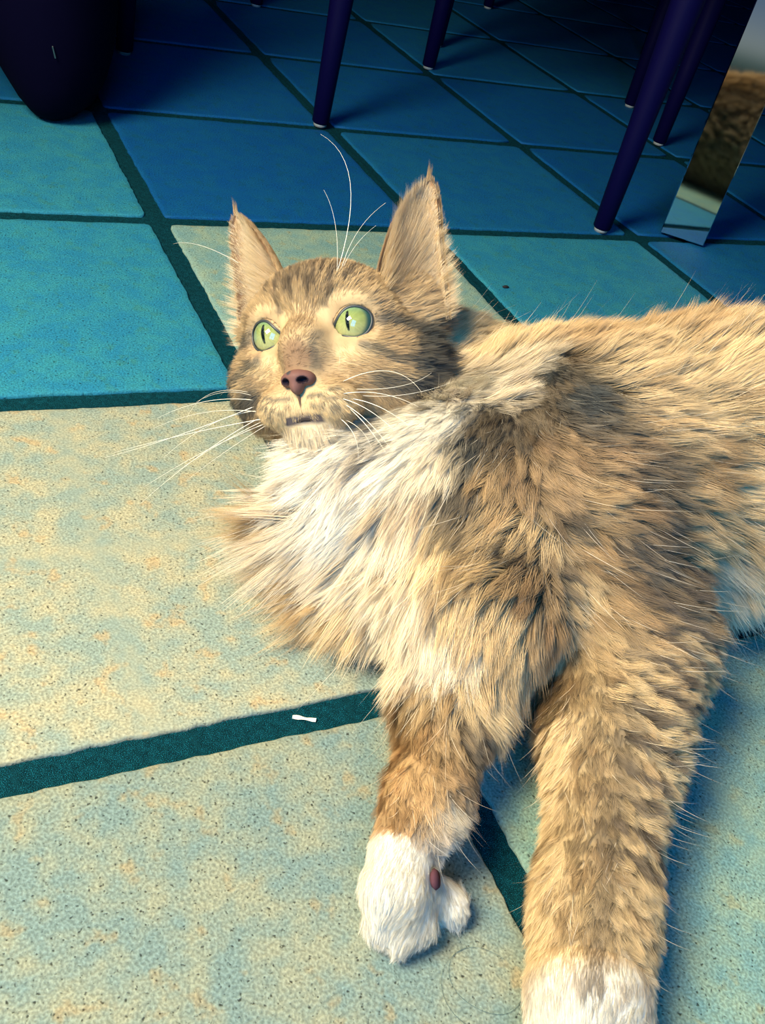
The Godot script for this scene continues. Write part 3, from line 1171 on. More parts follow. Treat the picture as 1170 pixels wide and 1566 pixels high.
	guide(Vector3(0.10918, 0.16092, -0.10087), Vector3(0.93972, 0.26526, 0.21578), 30, 0.35, TAN)
	guide(Vector3(0.1823, 0.14069, -0.13551), Vector3(0.86901, 0.46548, 0.16777), 32, 0.4, TAN)
	guide(Vector3(0.19278, 0.16205, -0.10722), Vector3(0.94868, 0.26879, 0.16661), 36, 0.45, TAN)
	guide(Vector3(0.22053, 0.17212, -0.08937), Vector3(0.99596, 0.02361, 0.08664), 42, 0.45, CREAM.lerp(TAN, 0.5))
	guide(Vector3(0.10592, 0.16742, -0.06008), Vector3(0.96782, 0.2498, 0.03026), 32, 0.25, CREAM.lerp(TAN, 0.5))
	guide(Vector3(0.14915, 0.16808, -0.05636), Vector3(0.95501, -0.06252, -0.28991), 36, 0.25, CREAM)
	guide(Vector3(0.1908, 0.1711, -0.04906), Vector3(0.97798, 0.19714, -0.06856), 40, 0.25, CREAM)
	guide(Vector3(0.10602, 0.15872, -0.02979), Vector3(0.9758, 0.11878, 0.18357), 34, 0.2, CREAM.lerp(TAN, 0.5))
	guide(Vector3(0.14957, 0.15811, -0.0265), Vector3(0.99503, -0.09261, -0.03656), 40, 0.2, CREAM)
	guide(Vector3(0.17772, 0.15417, -0.01694), Vector3(0.96032, 0.06759, 0.2706), 42, 0.2, CREAM.lerp(TAN, 0.5))
	guide(Vector3(0.12628, 0.14202, -0.00404), Vector3(0.9816, -0.17429, 0.07806), 38, 0.2, TAN)
	guide(Vector3(0.16976, 0.13277, 0.0014), Vector3(0.95704, -0.09913, 0.27248), 42, 0.2, CREAM)
	guide(Vector3(0.13104, 0.11857, 0.01181), Vector3(0.89843, -0.43847, 0.02378), 38, 0.2, CREAM.lerp(TAN, 0.5))
	guide(Vector3(0.1794, 0.10533, 0.01544), Vector3(0.88642, -0.37169, 0.27588), 42, 0.2, CREAM)
	guide(Vector3(0.15771, 0.08348, 0.01513), Vector3(0.78539, -0.61479, -0.07207), 42, 0.2, CREAM.lerp(WHITE, 0.5))
	guide(Vector3(0.20528, 0.06129, 0.01752), Vector3(0.76477, -0.63211, -0.12474), 46, 0.2, CREAM.lerp(WHITE, 0.5))
	guide(Vector3(0.21725, 0.1402, 0.0054), Vector3(0.98178, -0.12336, 0.1445), 42, 0.2, CREAM.lerp(TAN, 0.5))
	guide(Vector3(0.23784, 0.08748, 0.02265), Vector3(0.86419, -0.50247, -0.02633), 44, 0.2, CREAM)
	guide(Vector3(0.24832, 0.17326, -0.04922), Vector3(0.95252, 0.00771, -0.30439), 42, 0.35, CREAM.lerp(TAN, 0.5))
	guide(Vector3(0.08654, 0.14337, -0.00474), Vector3(0.90903, -0.1203, 0.399), 22, 0.2, TAN.lerp(SLATE, 0.85))
	guide(Vector3(0.09184, 0.1274, 0.01324), Vector3(0.93079, -0.26113, 0.25582), 24, 0.2, TAN.lerp(SLATE, 0.85))
	guide(Vector3(0.08365, 0.10889, 0.03095), Vector3(0.86871, -0.19671, 0.45459), 22, 0.2, TAN.lerp(SLATE, 0.85))
	guide(Vector3(0.07709, 0.152, -0.03334), Vector3(0.70484, 0.09436, 0.70306), 20, 0.15, TAN.lerp(SLATE, 0.85))
	guide(Vector3(0.03336, 0.14318, -0.05009), Vector3(-0.54418, -0.26615, 0.79564), 14, 0.25, TAN.lerp(SLATE, 0.85))
	guide(Vector3(0.01092, 0.12353, -0.0293), Vector3(-0.46721, -0.76388, 0.44519), 20, 0.3, TAN.lerp(SLATE, 0.85))
	guide(Vector3(0.02346, 0.11075, 0.00777), Vector3(-0.89063, -0.25417, 0.37707), 26, 0.4, TAN.lerp(SLATE, 0.85))
	guide(Vector3(0.0501, 0.12435, 0.0006), Vector3(0.59957, -0.42153, 0.68031), 22, 0.3, TAN.lerp(SLATE, 0.85))
	guide(Vector3(0.07755, 0.15439, -0.07887), Vector3(-0.27347, 0.00609, 0.96186), 14, 0.15, SLATE)
	guide(Vector3(0.08314, 0.15599, -0.04176), Vector3(0.56254, 0.0476, 0.8254), 18, 0.15, SLATE)
	guide(Vector3(0.01823, 0.13527, -0.04283), Vector3(-0.53946, -0.48718, 0.68676), 14, 0.25, SLATE)
	guide(Vector3(0.02999, 0.14245, -0.05433), Vector3(-0.5436, -0.24588, 0.80252), 13, 0.25, TAN.lerp(SLATE, 0.68))
	guide(Vector3(0.07661, 0.1166, 0.02102), Vector3(0.87054, -0.13333, 0.47369), 22, 0.2, SLATE)
	guide(Vector3(0.04394, 0.10595, 0.01578), Vector3(0.43193, -0.59553, 0.67734), 20, 0.3, TAN.lerp(SLATE, 0.68))
	guide(Vector3(0.07695, 0.15521, -0.06802), Vector3(-0.01008, 0.04239, 0.99905), 16, 0.2, TAN.lerp(SLATE, 0.68))
	guide(Vector3(0.08188, 0.15793, -0.05728), Vector3(0.37878, 0.14674, 0.91378), 18, 0.2, SLATE)
	guide(Vector3(0.05614, 0.14773, -0.05017), Vector3(-0.31593, -0.13403, 0.93927), 15, 0.2, TAN.lerp(SLATE, 0.68))
	guide(Vector3(0.06053, 0.14575, -0.02947), Vector3(0.49076, -0.04462, 0.87015), 18, 0.15, TAN.lerp(BROWN, 0.5))
	guide(Vector3(0.08406, 0.15416, -0.0325), Vector3(0.74643, 0.06101, 0.66266), 22, 0.2, TAN.lerp(SLATE, 0.68))
	guide(Vector3(0.07918, 0.14695, -0.0146), Vector3(0.83719, -0.02137, 0.54649), 24, 0.2, TAN.lerp(BROWN, 0.5))
	guide(Vector3(0.09488, 0.14435, -0.00511), Vector3(0.93334, -0.16664, 0.31798), 26, 0.2, TAN.lerp(SLATE, 0.68))
	guide(Vector3(0.02924, 0.13998, -0.04079), Vector3(-0.50628, -0.39867, 0.76468), 16, 0.3, TAN.lerp(SLATE, 0.68))
	guide(Vector3(0.01815, 0.12964, -0.02855), Vector3(-0.54608, -0.63848, 0.54234), 20, 0.3, TAN)
	guide(Vector3(0.03367, 0.1351, -0.02488), Vector3(-0.36928, -0.53837, 0.75749), 18, 0.3, TAN.lerp(BROWN, 0.5))
	guide(Vector3(0.04629, 0.13216, -0.01106), Vector3(0.48465, -0.31118, 0.81748), 20, 0.3, TAN.lerp(BROWN, 0.5))
	guide(Vector3(0.06331, 0.13406, -0.00112), Vector3(0.84955, 0.01774, 0.52721), 24, 0.25, TAN)
	guide(Vector3(0.08219, 0.12888, 0.01092), Vector3(0.91114, -0.20182, 0.35929), 26, 0.2, TAN.lerp(BROWN, 0.5))
	guide(Vector3(0.00938, 0.11446, -0.01734), Vector3(-0.65199, -0.68489, 0.32532), 26, 0.35, TAN.lerp(SLATE, 0.68))
	guide(Vector3(0.02201, 0.11723, -0.00711), Vector3(-0.84533, -0.50532, 0.17341), 28, 0.4, CREAM.lerp(TAN, 0.5))
	guide(Vector3(0.03699, 0.11742, 0.00049), Vector3(-0.80261, -0.5122, 0.30573), 24, 0.4, CREAM.lerp(TAN, 0.5))
	guide(Vector3(0.0556, 0.11493, 0.01065), Vector3(0.83178, -0.10424, 0.54522), 24, 0.3, TAN)
	guide(Vector3(0.07588, 0.1117, 0.02529), Vector3(0.85475, -0.10957, 0.50735), 24, 0.25, TAN.lerp(BROWN, 0.5))
	guide(Vector3(0.01046, 0.10684, 0.01297), Vector3(-0.90269, -0.32492, 0.28208), 32, 0.4, CREAM.lerp(TAN, 0.5))
	guide(Vector3(0.03006, 0.10527, 0.01957), Vector3(-0.83085, -0.18611, 0.52445), 28, 0.4, TAN.lerp(BROWN, 0.5))
	guide(Vector3(0.05428, 0.09659, 0.02454), Vector3(0.6051, -0.58891, 0.53576), 22, 0.35, CREAM.lerp(TAN, 0.5))
	guide(Vector3(0.07039, 0.09387, 0.03897), Vector3(0.71687, 0.06972, 0.69372), 22, 0.3, TAN)
	guide(Vector3(0.08732, 0.10365, 0.03811), Vector3(0.81275, -0.22485, 0.53747), 24, 0.25, TAN.lerp(SLATE, 0.68))
	guide(Vector3(0.01293, 0.09263, 0.03061), Vector3(-0.58061, -0.71126, 0.39624), 34, 0.35, CREAM.lerp(TAN, 0.5))
	guide(Vector3(0.03563, 0.08734, 0.0346), Vector3(-0.48689, -0.77752, 0.398), 26, 0.4, TAN.lerp(BROWN, 0.5))
	guide(Vector3(0.05884, 0.07955, 0.04109), Vector3(0.40798, -0.21281, 0.88784), 18, 0.3, CREAM.lerp(TAN, 0.5))
	guide(Vector3(0.07072, 0.08399, 0.05668), Vector3(0.65556, 0.08875, 0.74991), 18, 0.3, CREAM.lerp(TAN, 0.5))
	guide(Vector3(0.00429, 0.07291, 0.0448), Vector3(-0.4078, -0.66985, 0.62048), 26, 0.2, CREAM)
	guide(Vector3(0.03121, 0.04677, 0.04128), Vector3(-0.65148, -0.7355, 0.18606), 24, 0.25, CREAM.lerp(TAN, 0.5))
	guide(Vector3(0.04563, 0.05396, 0.04638), Vector3(-0.45432, -0.58372, 0.67295), 15, 0.3, TAN)
	guide(Vector3(0.04703, 0.07015, 0.0648), Vector3(-0.40133, 0.00107, 0.91593), 13, 0.25, CREAM.lerp(TAN, 0.5))
	guide(Vector3(0.05858, 0.07749, 0.07783), Vector3(0.3765, 0.03347, 0.92581), 14, 0.3, CREAM)
	guide(Vector3(0.07747, 0.07861, 0.07911), Vector3(0.84666, -0.25357, 0.46784), 15, 0.45, CREAM.lerp(TAN, 0.5))
	guide(Vector3(0.02894, 0.05345, 0.07924), Vector3(-0.46727, -0.6575, 0.59106), 13, 0.3, CREAM)
	guide(Vector3(0.03609, 0.06516, 0.09004), Vector3(-0.34848, -0.30072, 0.88776), 12, 0.2, CREAM.lerp(TAN, 0.5))
	guide(Vector3(0.05076, 0.07108, 0.09831), Vector3(0.41933, -0.20777, 0.88374), 13, 0.3, CREAM.lerp(TAN, 0.5))
	guide(Vector3(0.0686, 0.06982, 0.10188), Vector3(0.84314, -0.41661, 0.33993), 14, 0.45, CREAM)
	guide(Vector3(0.01944, 0.04012, 0.0937), Vector3(-0.34919, -0.85028, 0.39381), 12, 0.3, CREAM)
	guide(Vector3(0.02426, 0.05732, 0.10707), Vector3(-0.49482, -0.17562, 0.85106), 11, 0.2, CREAM.lerp(TAN, 0.5))
	guide(Vector3(0.0388, 0.0629, 0.11492), Vector3(0.13708, -0.20121, 0.96991), 12, 0.3, CREAM.lerp(TAN, 0.5))
	guide(Vector3(0.05063, 0.05883, 0.12242), Vector3(0.78551, -0.49896, 0.36608), 13, 0.45, CREAM)
	guide(Vector3(-0, 0.04342, 0.12539), Vector3(-0.70054, -0.1521, 0.69722), 11, 0.3, CREAM)
	guide(Vector3(0.00749, 0.05407, 0.13415), Vector3(-0.5585, 0.00273, 0.8295), 10, 0.2, CREAM.lerp(TAN, 0.5))
	guide(Vector3(0.0214, 0.0568, 0.14307), Vector3(0.2056, -0.13556, 0.9692), 12, 0.3, CREAM.lerp(TAN, 0.5))
	guide(Vector3(-0.01828, 0.04133, 0.15568), Vector3(-0.62715, -0.31946, 0.71038), 10, 0.3, CREAM)
	guide(Vector3(-0.00987, 0.0498, 0.16277), Vector3(-0.52193, -0.10649, 0.84631), 9, 0.2, CREAM.lerp(TAN, 0.5))
	guide(Vector3(0.00853, 0.05129, 0.1693), Vector3(0.24316, -0.41793, 0.87534), 11, 0.35, CREAM.lerp(TAN, 0.5))
	guide(Vector3(-0.03382, 0.0409, 0.18056), Vector3(-0.35572, -0.58728, 0.72702), 7, 0.15, WHITE)
	guide(Vector3(-0.02586, 0.04691, 0.18846), Vector3(-0.2816, -0.55612, 0.78194), 7, 0.15, WHITE)
	guide(Vector3(-0.0082, 0.04991, 0.1931), Vector3(0.07757, -0.56915, 0.81857), 8, 0.25, WHITE)
	guide(Vector3(-0.03229, 0.05767, 0.04769), Vector3(-0.52799, -0.48423, 0.69767), 16, 0.3, CREAM.lerp(TAN, 0.5))
	guide(Vector3(-0.01788, 0.06556, 0.04971), Vector3(-0.24279, -0.36113, 0.90035), 20, 0.2, CREAM.lerp(TAN, 0.5))
	guide(Vector3(-0.00249, 0.06708, 0.05058), Vector3(0.26286, -0.65341, 0.7099), 26, 0.2, CREAM)
	guide(Vector3(-0.04082, 0.0528, 0.06101), Vector3(-0.62226, -0.08309, 0.77838), 12, 0.3, GINGER)
	guide(Vector3(-0.03103, 0.05699, 0.06671), Vector3(-0.33262, -0.12219, 0.93511), 12, 0.2, TAN)
	guide(Vector3(-0.01744, 0.0551, 0.06872), Vector3(0.53683, -0.62266, 0.56931), 14, 0.3, TAN.lerp(SLATE, 0.68))
	guide(Vector3(-0.05511, 0.05133, 0.07797), Vector3(-0.60321, -0.21703, 0.76748), 10, 0.3, GINGER)
	guide(Vector3(-0.04587, 0.05581, 0.08363), Vector3(-0.32331, -0.11401, 0.9394), 10, 0.2, GINGER)
	guide(Vector3(-0.03609, 0.054, 0.08845), Vector3(0.45012, -0.46402, 0.76294), 12, 0.3, TAN.lerp(BROWN, 0.5))
	guide(Vector3(-0.06248, 0.04646, 0.08969), Vector3(-0.42483, -0.30201, 0.85341), 9, 0.2, GINGER)
	guide(Vector3(-0.05327, 0.05068, 0.09508), Vector3(-0.17505, -0.45698, 0.87208), 9, 0.2, GINGER)
	guide(Vector3(-0.04163, 0.04774, 0.09971), Vector3(0.68473, -0.63262, 0.36186), 13, 0.35, CREAM.lerp(WHITE, 0.5))
	guide(Vector3(-0.07228, 0.04216, 0.10676), Vector3(-0.4911, -0.00809, 0.87107), 7, 0.15, WHITE)
	guide(Vector3(-0.06259, 0.0422, 0.11274), Vector3(-0.39153, -0.15124, 0.90765), 7, 0.15, WHITE)
	guide(Vector3(-0.05058, 0.04035, 0.10881), Vector3(0.49741, -0.79696, 0.34268), 11, 0.3, WHITE)
	guide(Vector3(-0.08054, 0.03596, 0.12187), Vector3(-0.19497, -0.76737, 0.61084), 8, 0.3, WHITE)
	guide(Vector3(-0.07067, 0.03506, 0.12734), Vector3(0.09068, -0.85763, 0.50621), 9, 0.3, WHITE)
	guide(Vector3(-0.06168, 0.03029, 0.12748), Vector3(0.39267, -0.89277, 0.22084), 10, 0.4, WHITE)
	var o := thing("cat", "long-haired ginger tabby cat with a pale ruff, white paws and green eyes", "cat")
	var skin := mat(Color.WHITE, 0.9, 0.0, 0.2)
	skin.vertex_color_use_as_albedo = true
	var body := nets(body_d, Vector3(-0.135, -0.01, -0.29), Vector3(0.9, 0.21, 0.235), 0.0065)
	var paws := [nets(paw_d, Vector3(-0.09048, -0.0045, 0.08001), Vector3(-0.02649, 0.0508, 0.14047), 0.0026), nets(paw_d, Vector3(-0.05311, -0.006, 0.14985), Vector3(0.01985, 0.056, 0.22732), 0.0026)]
	var hlo := Vector3(-74, -76, -105)
	var hd := nets(head_d, hlo, Vector3(74, 60, 32), 2.6)
	var hv: PackedVector3Array = hd[0]
	var hn: PackedVector3Array = hd[1]
	for k in hv.size():
		hv[k] = head_t * hv[k]
		hn[k] = (head_t.basis * hn[k]).normalized()
	hd[0] = hv
	hd[1] = hn
	# one continuous skin: the body and the head in one mesh, coloured like the undercoat
	var v := PackedVector3Array()
	var n := PackedVector3Array()
	var i := PackedInt32Array()
	var c := PackedColorArray()
	v.append_array(body[0])
	n.append_array(body[1])
	i.append_array(body[2])
	for p in body[0]:
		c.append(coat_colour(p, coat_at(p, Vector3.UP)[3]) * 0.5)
	for f in paws:
		var from := v.size()
		v.append_array(f[0])
		n.append_array(f[1])
		for k in f[2]:
			i.append(k + from)
		for p in f[0]:
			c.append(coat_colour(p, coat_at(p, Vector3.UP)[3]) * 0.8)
	var shift := v.size()
	v.append_array(hv)
	n.append_array(hn)
	for k in hd[2]:
		i.append(k + shift)
	for p in hv:
		var q := head_inv * p
		var fc := face_colour(q)
		if absf(q.x) < 12.0 and absf(q.y + 50.5) < 2.4 and q.z > 0.0:
			fc = Color(0.13, 0.11, 0.11)
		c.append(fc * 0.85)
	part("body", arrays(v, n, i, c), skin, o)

	var fm := mat(Color.WHITE, 0.62, 0.0, 0.22)
	fm.vertex_color_use_as_albedo = true
	fm.cull_mode = BaseMaterial3D.CULL_DISABLED
	fm.backlight_enabled = true
	fm.backlight = Color(0.5, 0.5, 0.5)
	var long_tuft := tuft(7, 5, 0.05, 0.5, 0.9, 0.5, 3)
	var short_tuft := tuft(6, 3, 0.085, 0.25, -0.4, 0.15, 4)
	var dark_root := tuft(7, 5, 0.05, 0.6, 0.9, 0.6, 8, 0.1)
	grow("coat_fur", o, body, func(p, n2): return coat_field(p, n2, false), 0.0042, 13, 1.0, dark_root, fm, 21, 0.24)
	grow("guard_hair", o, body, func(p, n2): return guard_field(p, n2), 0.0095, 1, 0.0, tuft(1, 7, 0.07, 0.0, 1.5, 0.6, 9), fm, 29, 0.3)
	grow("ruff_fur", o, body, func(p, n2): return coat_field(p, n2, true), 0.0036, 9, 0.8, long_tuft, fm, 26, 0.14)
	for f in paws:
		grow("paw_fur", o, f, paw_field, 0.0019, 4, 0.5, short_tuft, fm, 27)
	grow("face_fur", o, hd, func(p, n2): return face_field(p, n2, false), 0.0016, 4, 0.5, short_tuft, fm, 22)
	grow("cheek_fur", o, hd, func(p, n2): return face_field(p, n2, true), 0.0028, 8, 0.8, long_tuft, fm, 28, 0.15)
	var earskin := mat(Color(0.66, 0.53, 0.4), 0.85)
	earskin.cull_mode = BaseMaterial3D.CULL_DISABLED
	earskin.backlight_enabled = true
	earskin.backlight = Color(0.35, 0.22, 0.16)
	for s in [1.0, -1.0]:
		ear_side = s
		var outer := ear_surf(0.0, s > 0.0)
		var inner := ear_surf(-1.2, s < 0.0)
		# the shell: outer and inner sheets sewn along the rim
		var st := SurfaceTool.new()
		st.begin(Mesh.PRIMITIVE_TRIANGLES)
		st.append_from(arrays(outer[0], outer[1], outer[2]), 0, Transform3D())
		st.append_from(arrays(inner[0], inner[1], inner[2]), 0, Transform3D())
		part("ear", st.commit(), earskin, o)
		grow("ear_fur", o, outer, ear_out_field, 0.0016, 4, 0.4, short_tuft, fm, 23)
		grow("ear_hair", o, inner, ear_in_field, 0.0015, 4, 0.3, tuft(5, 5, 0.055, 0.2, 1.6, 0.6, 6), fm, 24)
		# the tuft on the tip
		var tp := head_t * ear_point(0.97, 0.0, 0.0)
		var up := (head_t.basis * Vector3(9 * s, 60, 0)).normalized()
		var side := (head_t.basis * Vector3(1, 0, 0)).normalized()
		var tri := [PackedVector3Array([tp - side * 0.0022, tp + side * 0.0022, tp + up * 0.003]), PackedVector3Array([side, side, side]), PackedInt32Array([0, 1, 2])]
		grow("ear_tuft", o, tri, func(_p, _n): return [up, 0.0125, TAN, 0.0011], 0.0011, 5, 0.3, tuft(4, 4, 0.06, 0.1, 1.2, 0.8, 7), fm, 25)
	face(o, short_tuft, fm)
	whiskers(o)

func face(o: Node3D, lid_tuft: ArrayMesh, fur_mat: Material) -> void:
	# eyes
	for k in 2:
		var s := 1.0 if k == 0 else -1.0
		var e: Vector3 = EYES[k]
		var gaze := Vector3(0.07 * s - 0.02, 0.06, 1.0).normalized()
		var x := Vector3.UP.cross(gaze).normalized()
		var eb := Basis(x, gaze.cross(x), gaze)
		var rows := []
		var cols := []
		for r in 49:
			var th := 1.9 * r / 48.0
			var row := []
			var col := []
			for j in 64:
				var a := TAU * j / 64.0
				var bulge := 12.2 + 0.9 * ss(0.9, 0.0, th)
				row.append(Vector3(cos(a) * sin(th), sin(a) * sin(th), cos(th)) * bulge)
				var ex := cos(a) * sin(th) * 12.2
				var ey := sin(a) * sin(th) * 12.2
				var iris := Color(0.42, 0.5, 0.17).lerp(Color(0.66, 0.66, 0.3), ss(4.0, -7.0, ey))
				iris = iris.lerp(Color(0.16, 0.4, 0.3), ss(2.0, 9.0, ey) * 0.8)
				iris *= 0.9 + 0.2 * noise.get_noise_2d(a * 9.0, th * 2.0)
				iris *= Color(0.62, 0.66, 0.62)
				iris = iris.lerp(Color(0.03, 0.09, 0.09), ss(8.0, 10.4, sqrt(ex * ex + ey * ey)))
				var slit := absf(ex) / (0.95 * sqrt(maxf(0.0, 1.0 - pow(ey / 5.4, 2.0))) + 0.02)
				if absf(ey) < 5.4:
					iris = iris.lerp(Color(0.005, 0.008, 0.008), ss(1.25, 0.85, slit))
				col.append(iris)
			rows.append(row)
			cols.append(col)
		var em := mat(Color.WHITE, 0.04, 0.0, 0.6)
		em.vertex_color_use_as_albedo = true
		em.clearcoat_enabled = true
		em.clearcoat = 1.0
		em.clearcoat_roughness = 0.02
		var place := head_t * Transform3D(eb, e)
		part("eye", sheet(rows, true, true, cols), em, o, place)
		# lids: an almond opening with a dark rim
		var lb := Basis(Vector3(0.94, 0, -0.34 * s), Vector3.UP, Vector3(0.34 * s, 0, 0.94))
		var lrows := []
		var lcols := []
		for lay in [[0.0, 12.6, 0], [0.4, 13.2, 0], [1.35, 13.3, 0], [2.0, 13.1, 1], [3.0, 12.9, 1], [5.0, 12.6, 1], [7.0, 11.6, 1], [9.0, 10.0, 1]]:
			var row := []
			var col := []
			for j in 56:
				var a := TAU * j / 56.0
				var cx := cos(a)
				var cy := sin(a)
				var px: float = cx * (9.0 + lay[0])
				var py: float = cy * ((7.9 if cy > 0.0 else 7.7) + lay[0])
				var nose_side := maxf(0.0, -cx * s)
				px -= s * 2.6 * pow(nose_side, 6.0)
				py -= 3.2 * pow(nose_side, 4.0)
				py += 1.0 * pow(maxf(0.0, cx * s), 4.0)
				var rr := minf(Vector2(px, py).length(), 18.0)
				var rad: float = lay[1]
				var z := sqrt(maxf(rad * rad - rr * rr, 0.0)) if rr < rad * 0.93 else rad * 0.3676 - (rr - rad * 0.93) * 0.9
				row.append(Vector3(px, py, z))
				col.append(Color(0.035, 0.04, 0.045) if lay[2] == 0 else face_colour(e + Vector3(px, py, 10)))
			lrows.append(row)
			lcols.append(col)
		var lm := mat(Color.WHITE, 0.45)
		lm.vertex_color_use_as_albedo = true
		lm.cull_mode = BaseMaterial3D.CULL_DISABLED
		part("eyelid", sheet(lrows, true, false, lcols), lm, o, head_t * Transform3D(lb, e))
		var lv := PackedVector3Array()
		var ln := PackedVector3Array()
		var li := PackedInt32Array()
		var lt := head_t * Transform3D(lb, e)
		for r in range(2, 8):
			for j in 56:
				lv.append(lt * (lrows[r][j] as Vector3))
				ln.append((lt.basis * ((lrows[r][j] as Vector3) + Vector3(0, 0, 3))).normalized())
		for r in 5:
			for j in 56:
				var q := [r * 56 + j, r * 56 + (j + 1) % 56, (r + 1) * 56 + j, (r + 1) * 56 + (j + 1) % 56]
				li.append_array(PackedInt32Array([q[0], q[1], q[2], q[1], q[3], q[2]]))
		var lid_field := func(p: Vector3, nn: Vector3) -> Array:
			var q := head_inv * p
			var away := q - e
			away.z = 0.0
			away = away.normalized()
			if away.y < 0.0:
				away.y *= 1.4
			var nl := (head_inv.basis * nn).normalized()
			var d := (away - nl * nl.dot(away)).normalized() + nl * 0.12
			return [(head_t.basis * d).normalized(), 0.0032, face_colour(q), 0.0006]
		grow("lid_fur", o, [lv, ln, li], lid_field, 0.0011, 3, 0.2, lid_tuft, fur_mat, 30 + k)
	# nose leather with two nostrils
	var nd := func(q: Vector3) -> float:
		var d := 99.0
		for b in [[Vector3(0, -27.6, 16), Vector3(7.4, 4.0, 6.5)], [Vector3(0, -31.5, 16.5), Vector3(3.8, 5.6, 5.4)], [Vector3(5.9, -29, 14), Vector3(3.8, 3.7, 5.3)], [Vector3(-5.9, -29, 14), Vector3(3.8, 3.7, 5.3)]]:
			var p: Vector3 = q - b[0]
			var rad: Vector3 = b[1]
			var k0 := (p / rad).length()
			var k1 := (p / (rad * rad)).length() + 1e-6
			var e := k0 * (k0 - 1.0) / k1
			d = e if d > 90.0 else smin(d, e, 2.2)
		for s in [1.0, -1.0]:
			var p := (q - Vector3(4.9 * s, -29.9, 20.2)) / Vector3(2.5, 1.5, 3.6)
			d = maxf(d, (1.0 - p.length()) * 1.8)
		return d
	var ns := nets(nd, Vector3(-13, -42, 6), Vector3(13, -20, 28), 0.65)
	var nv: PackedVector3Array = ns[0]
	var nc := PackedColorArray()
	for p in nv:
		var c := Color(0.17, 0.085, 0.072)
		for s in [1.0, -1.0]:
			c = c.lerp(Color(0.02, 0.015, 0.02), ss(1.25, 1.0, ((p - Vector3(4.9 * s, -29.9, 20.2)) / Vector3(2.9, 1.9, 4.2)).length()))
		c = c.lerp(Color(0.04, 0.05, 0.06), 0.9 * ss(1.8, 0.9, Vector2(p.x + 2.2, p.y + 25.4).length()))
		c = c.lerp(Color(0.2, 0.1, 0.09), 0.8 * ss(0.7, 0.2, absf(p.x)) * ss(-31.0, -33.0, p.y))
		nc.append(c)
	var nm := mat(Color.WHITE, 0.6, 0.0, 0.3)
	nm.vertex_color_use_as_albedo = true
	part("nose", arrays(nv, ns[1], ns[2], nc), nm, o, head_t)
	# mouth: the dark lip line under the muzzle pads, and the line down from the nose
	var lip := []
	for k in 17:
		var t := k / 8.0 - 1.0
		lip.append(Vector3(t * 15.0, -49.6 - 2.4 * absf(t) + 1.2 * t * t * t * t, 11.0 - 6.5 * t * t))
	var lipm := mat(Color(0.22, 0.2, 0.2), 0.85, 0.0, 0.2)
	var rows := []
	for k in lip.size():
		var t := k / 8.0 - 1.0
		var r := 0.6 + 1.5 * (1.0 - t * t)
		var row := []
		for j in 10:
			var a := TAU * j / 10
			row.append(lip[k] + Vector3(0, cos(a) * r * 0.75, sin(a) * r * 0.8))
		rows.append(row)
	part("mouth", sheet(rows, true), lipm, o, head_t)
	part("philtrum", tube(bow(Vector3(0, -35, 16.5), Vector3(0, -47.5, 12.6), Vector3(0, 0, 0.2)), 0.7, 0.7, 6), mat(Color(0.36, 0.27, 0.22), 0.7), o, head_t)
	# the pad showing on the side of the turned paw
	part("paw_pad", lathe([[0.0, 0.0], [0.0032, 0.0003], [0.0045, 0.0016], [0.0036, 0.003], [0.0, 0.0034]], 14), mat(Color(0.34, 0.22, 0.25), 0.85, 0.0, 0.2), o, Transform3D(Basis(Vector3(0.57921, -0.81518, 0), Vector3(0.73455, 0.52192, 0.43364), Vector3(0.35349, 0.25117, -0.90109)), Vector3(-0.05602, 0.03333, 0.11732)))

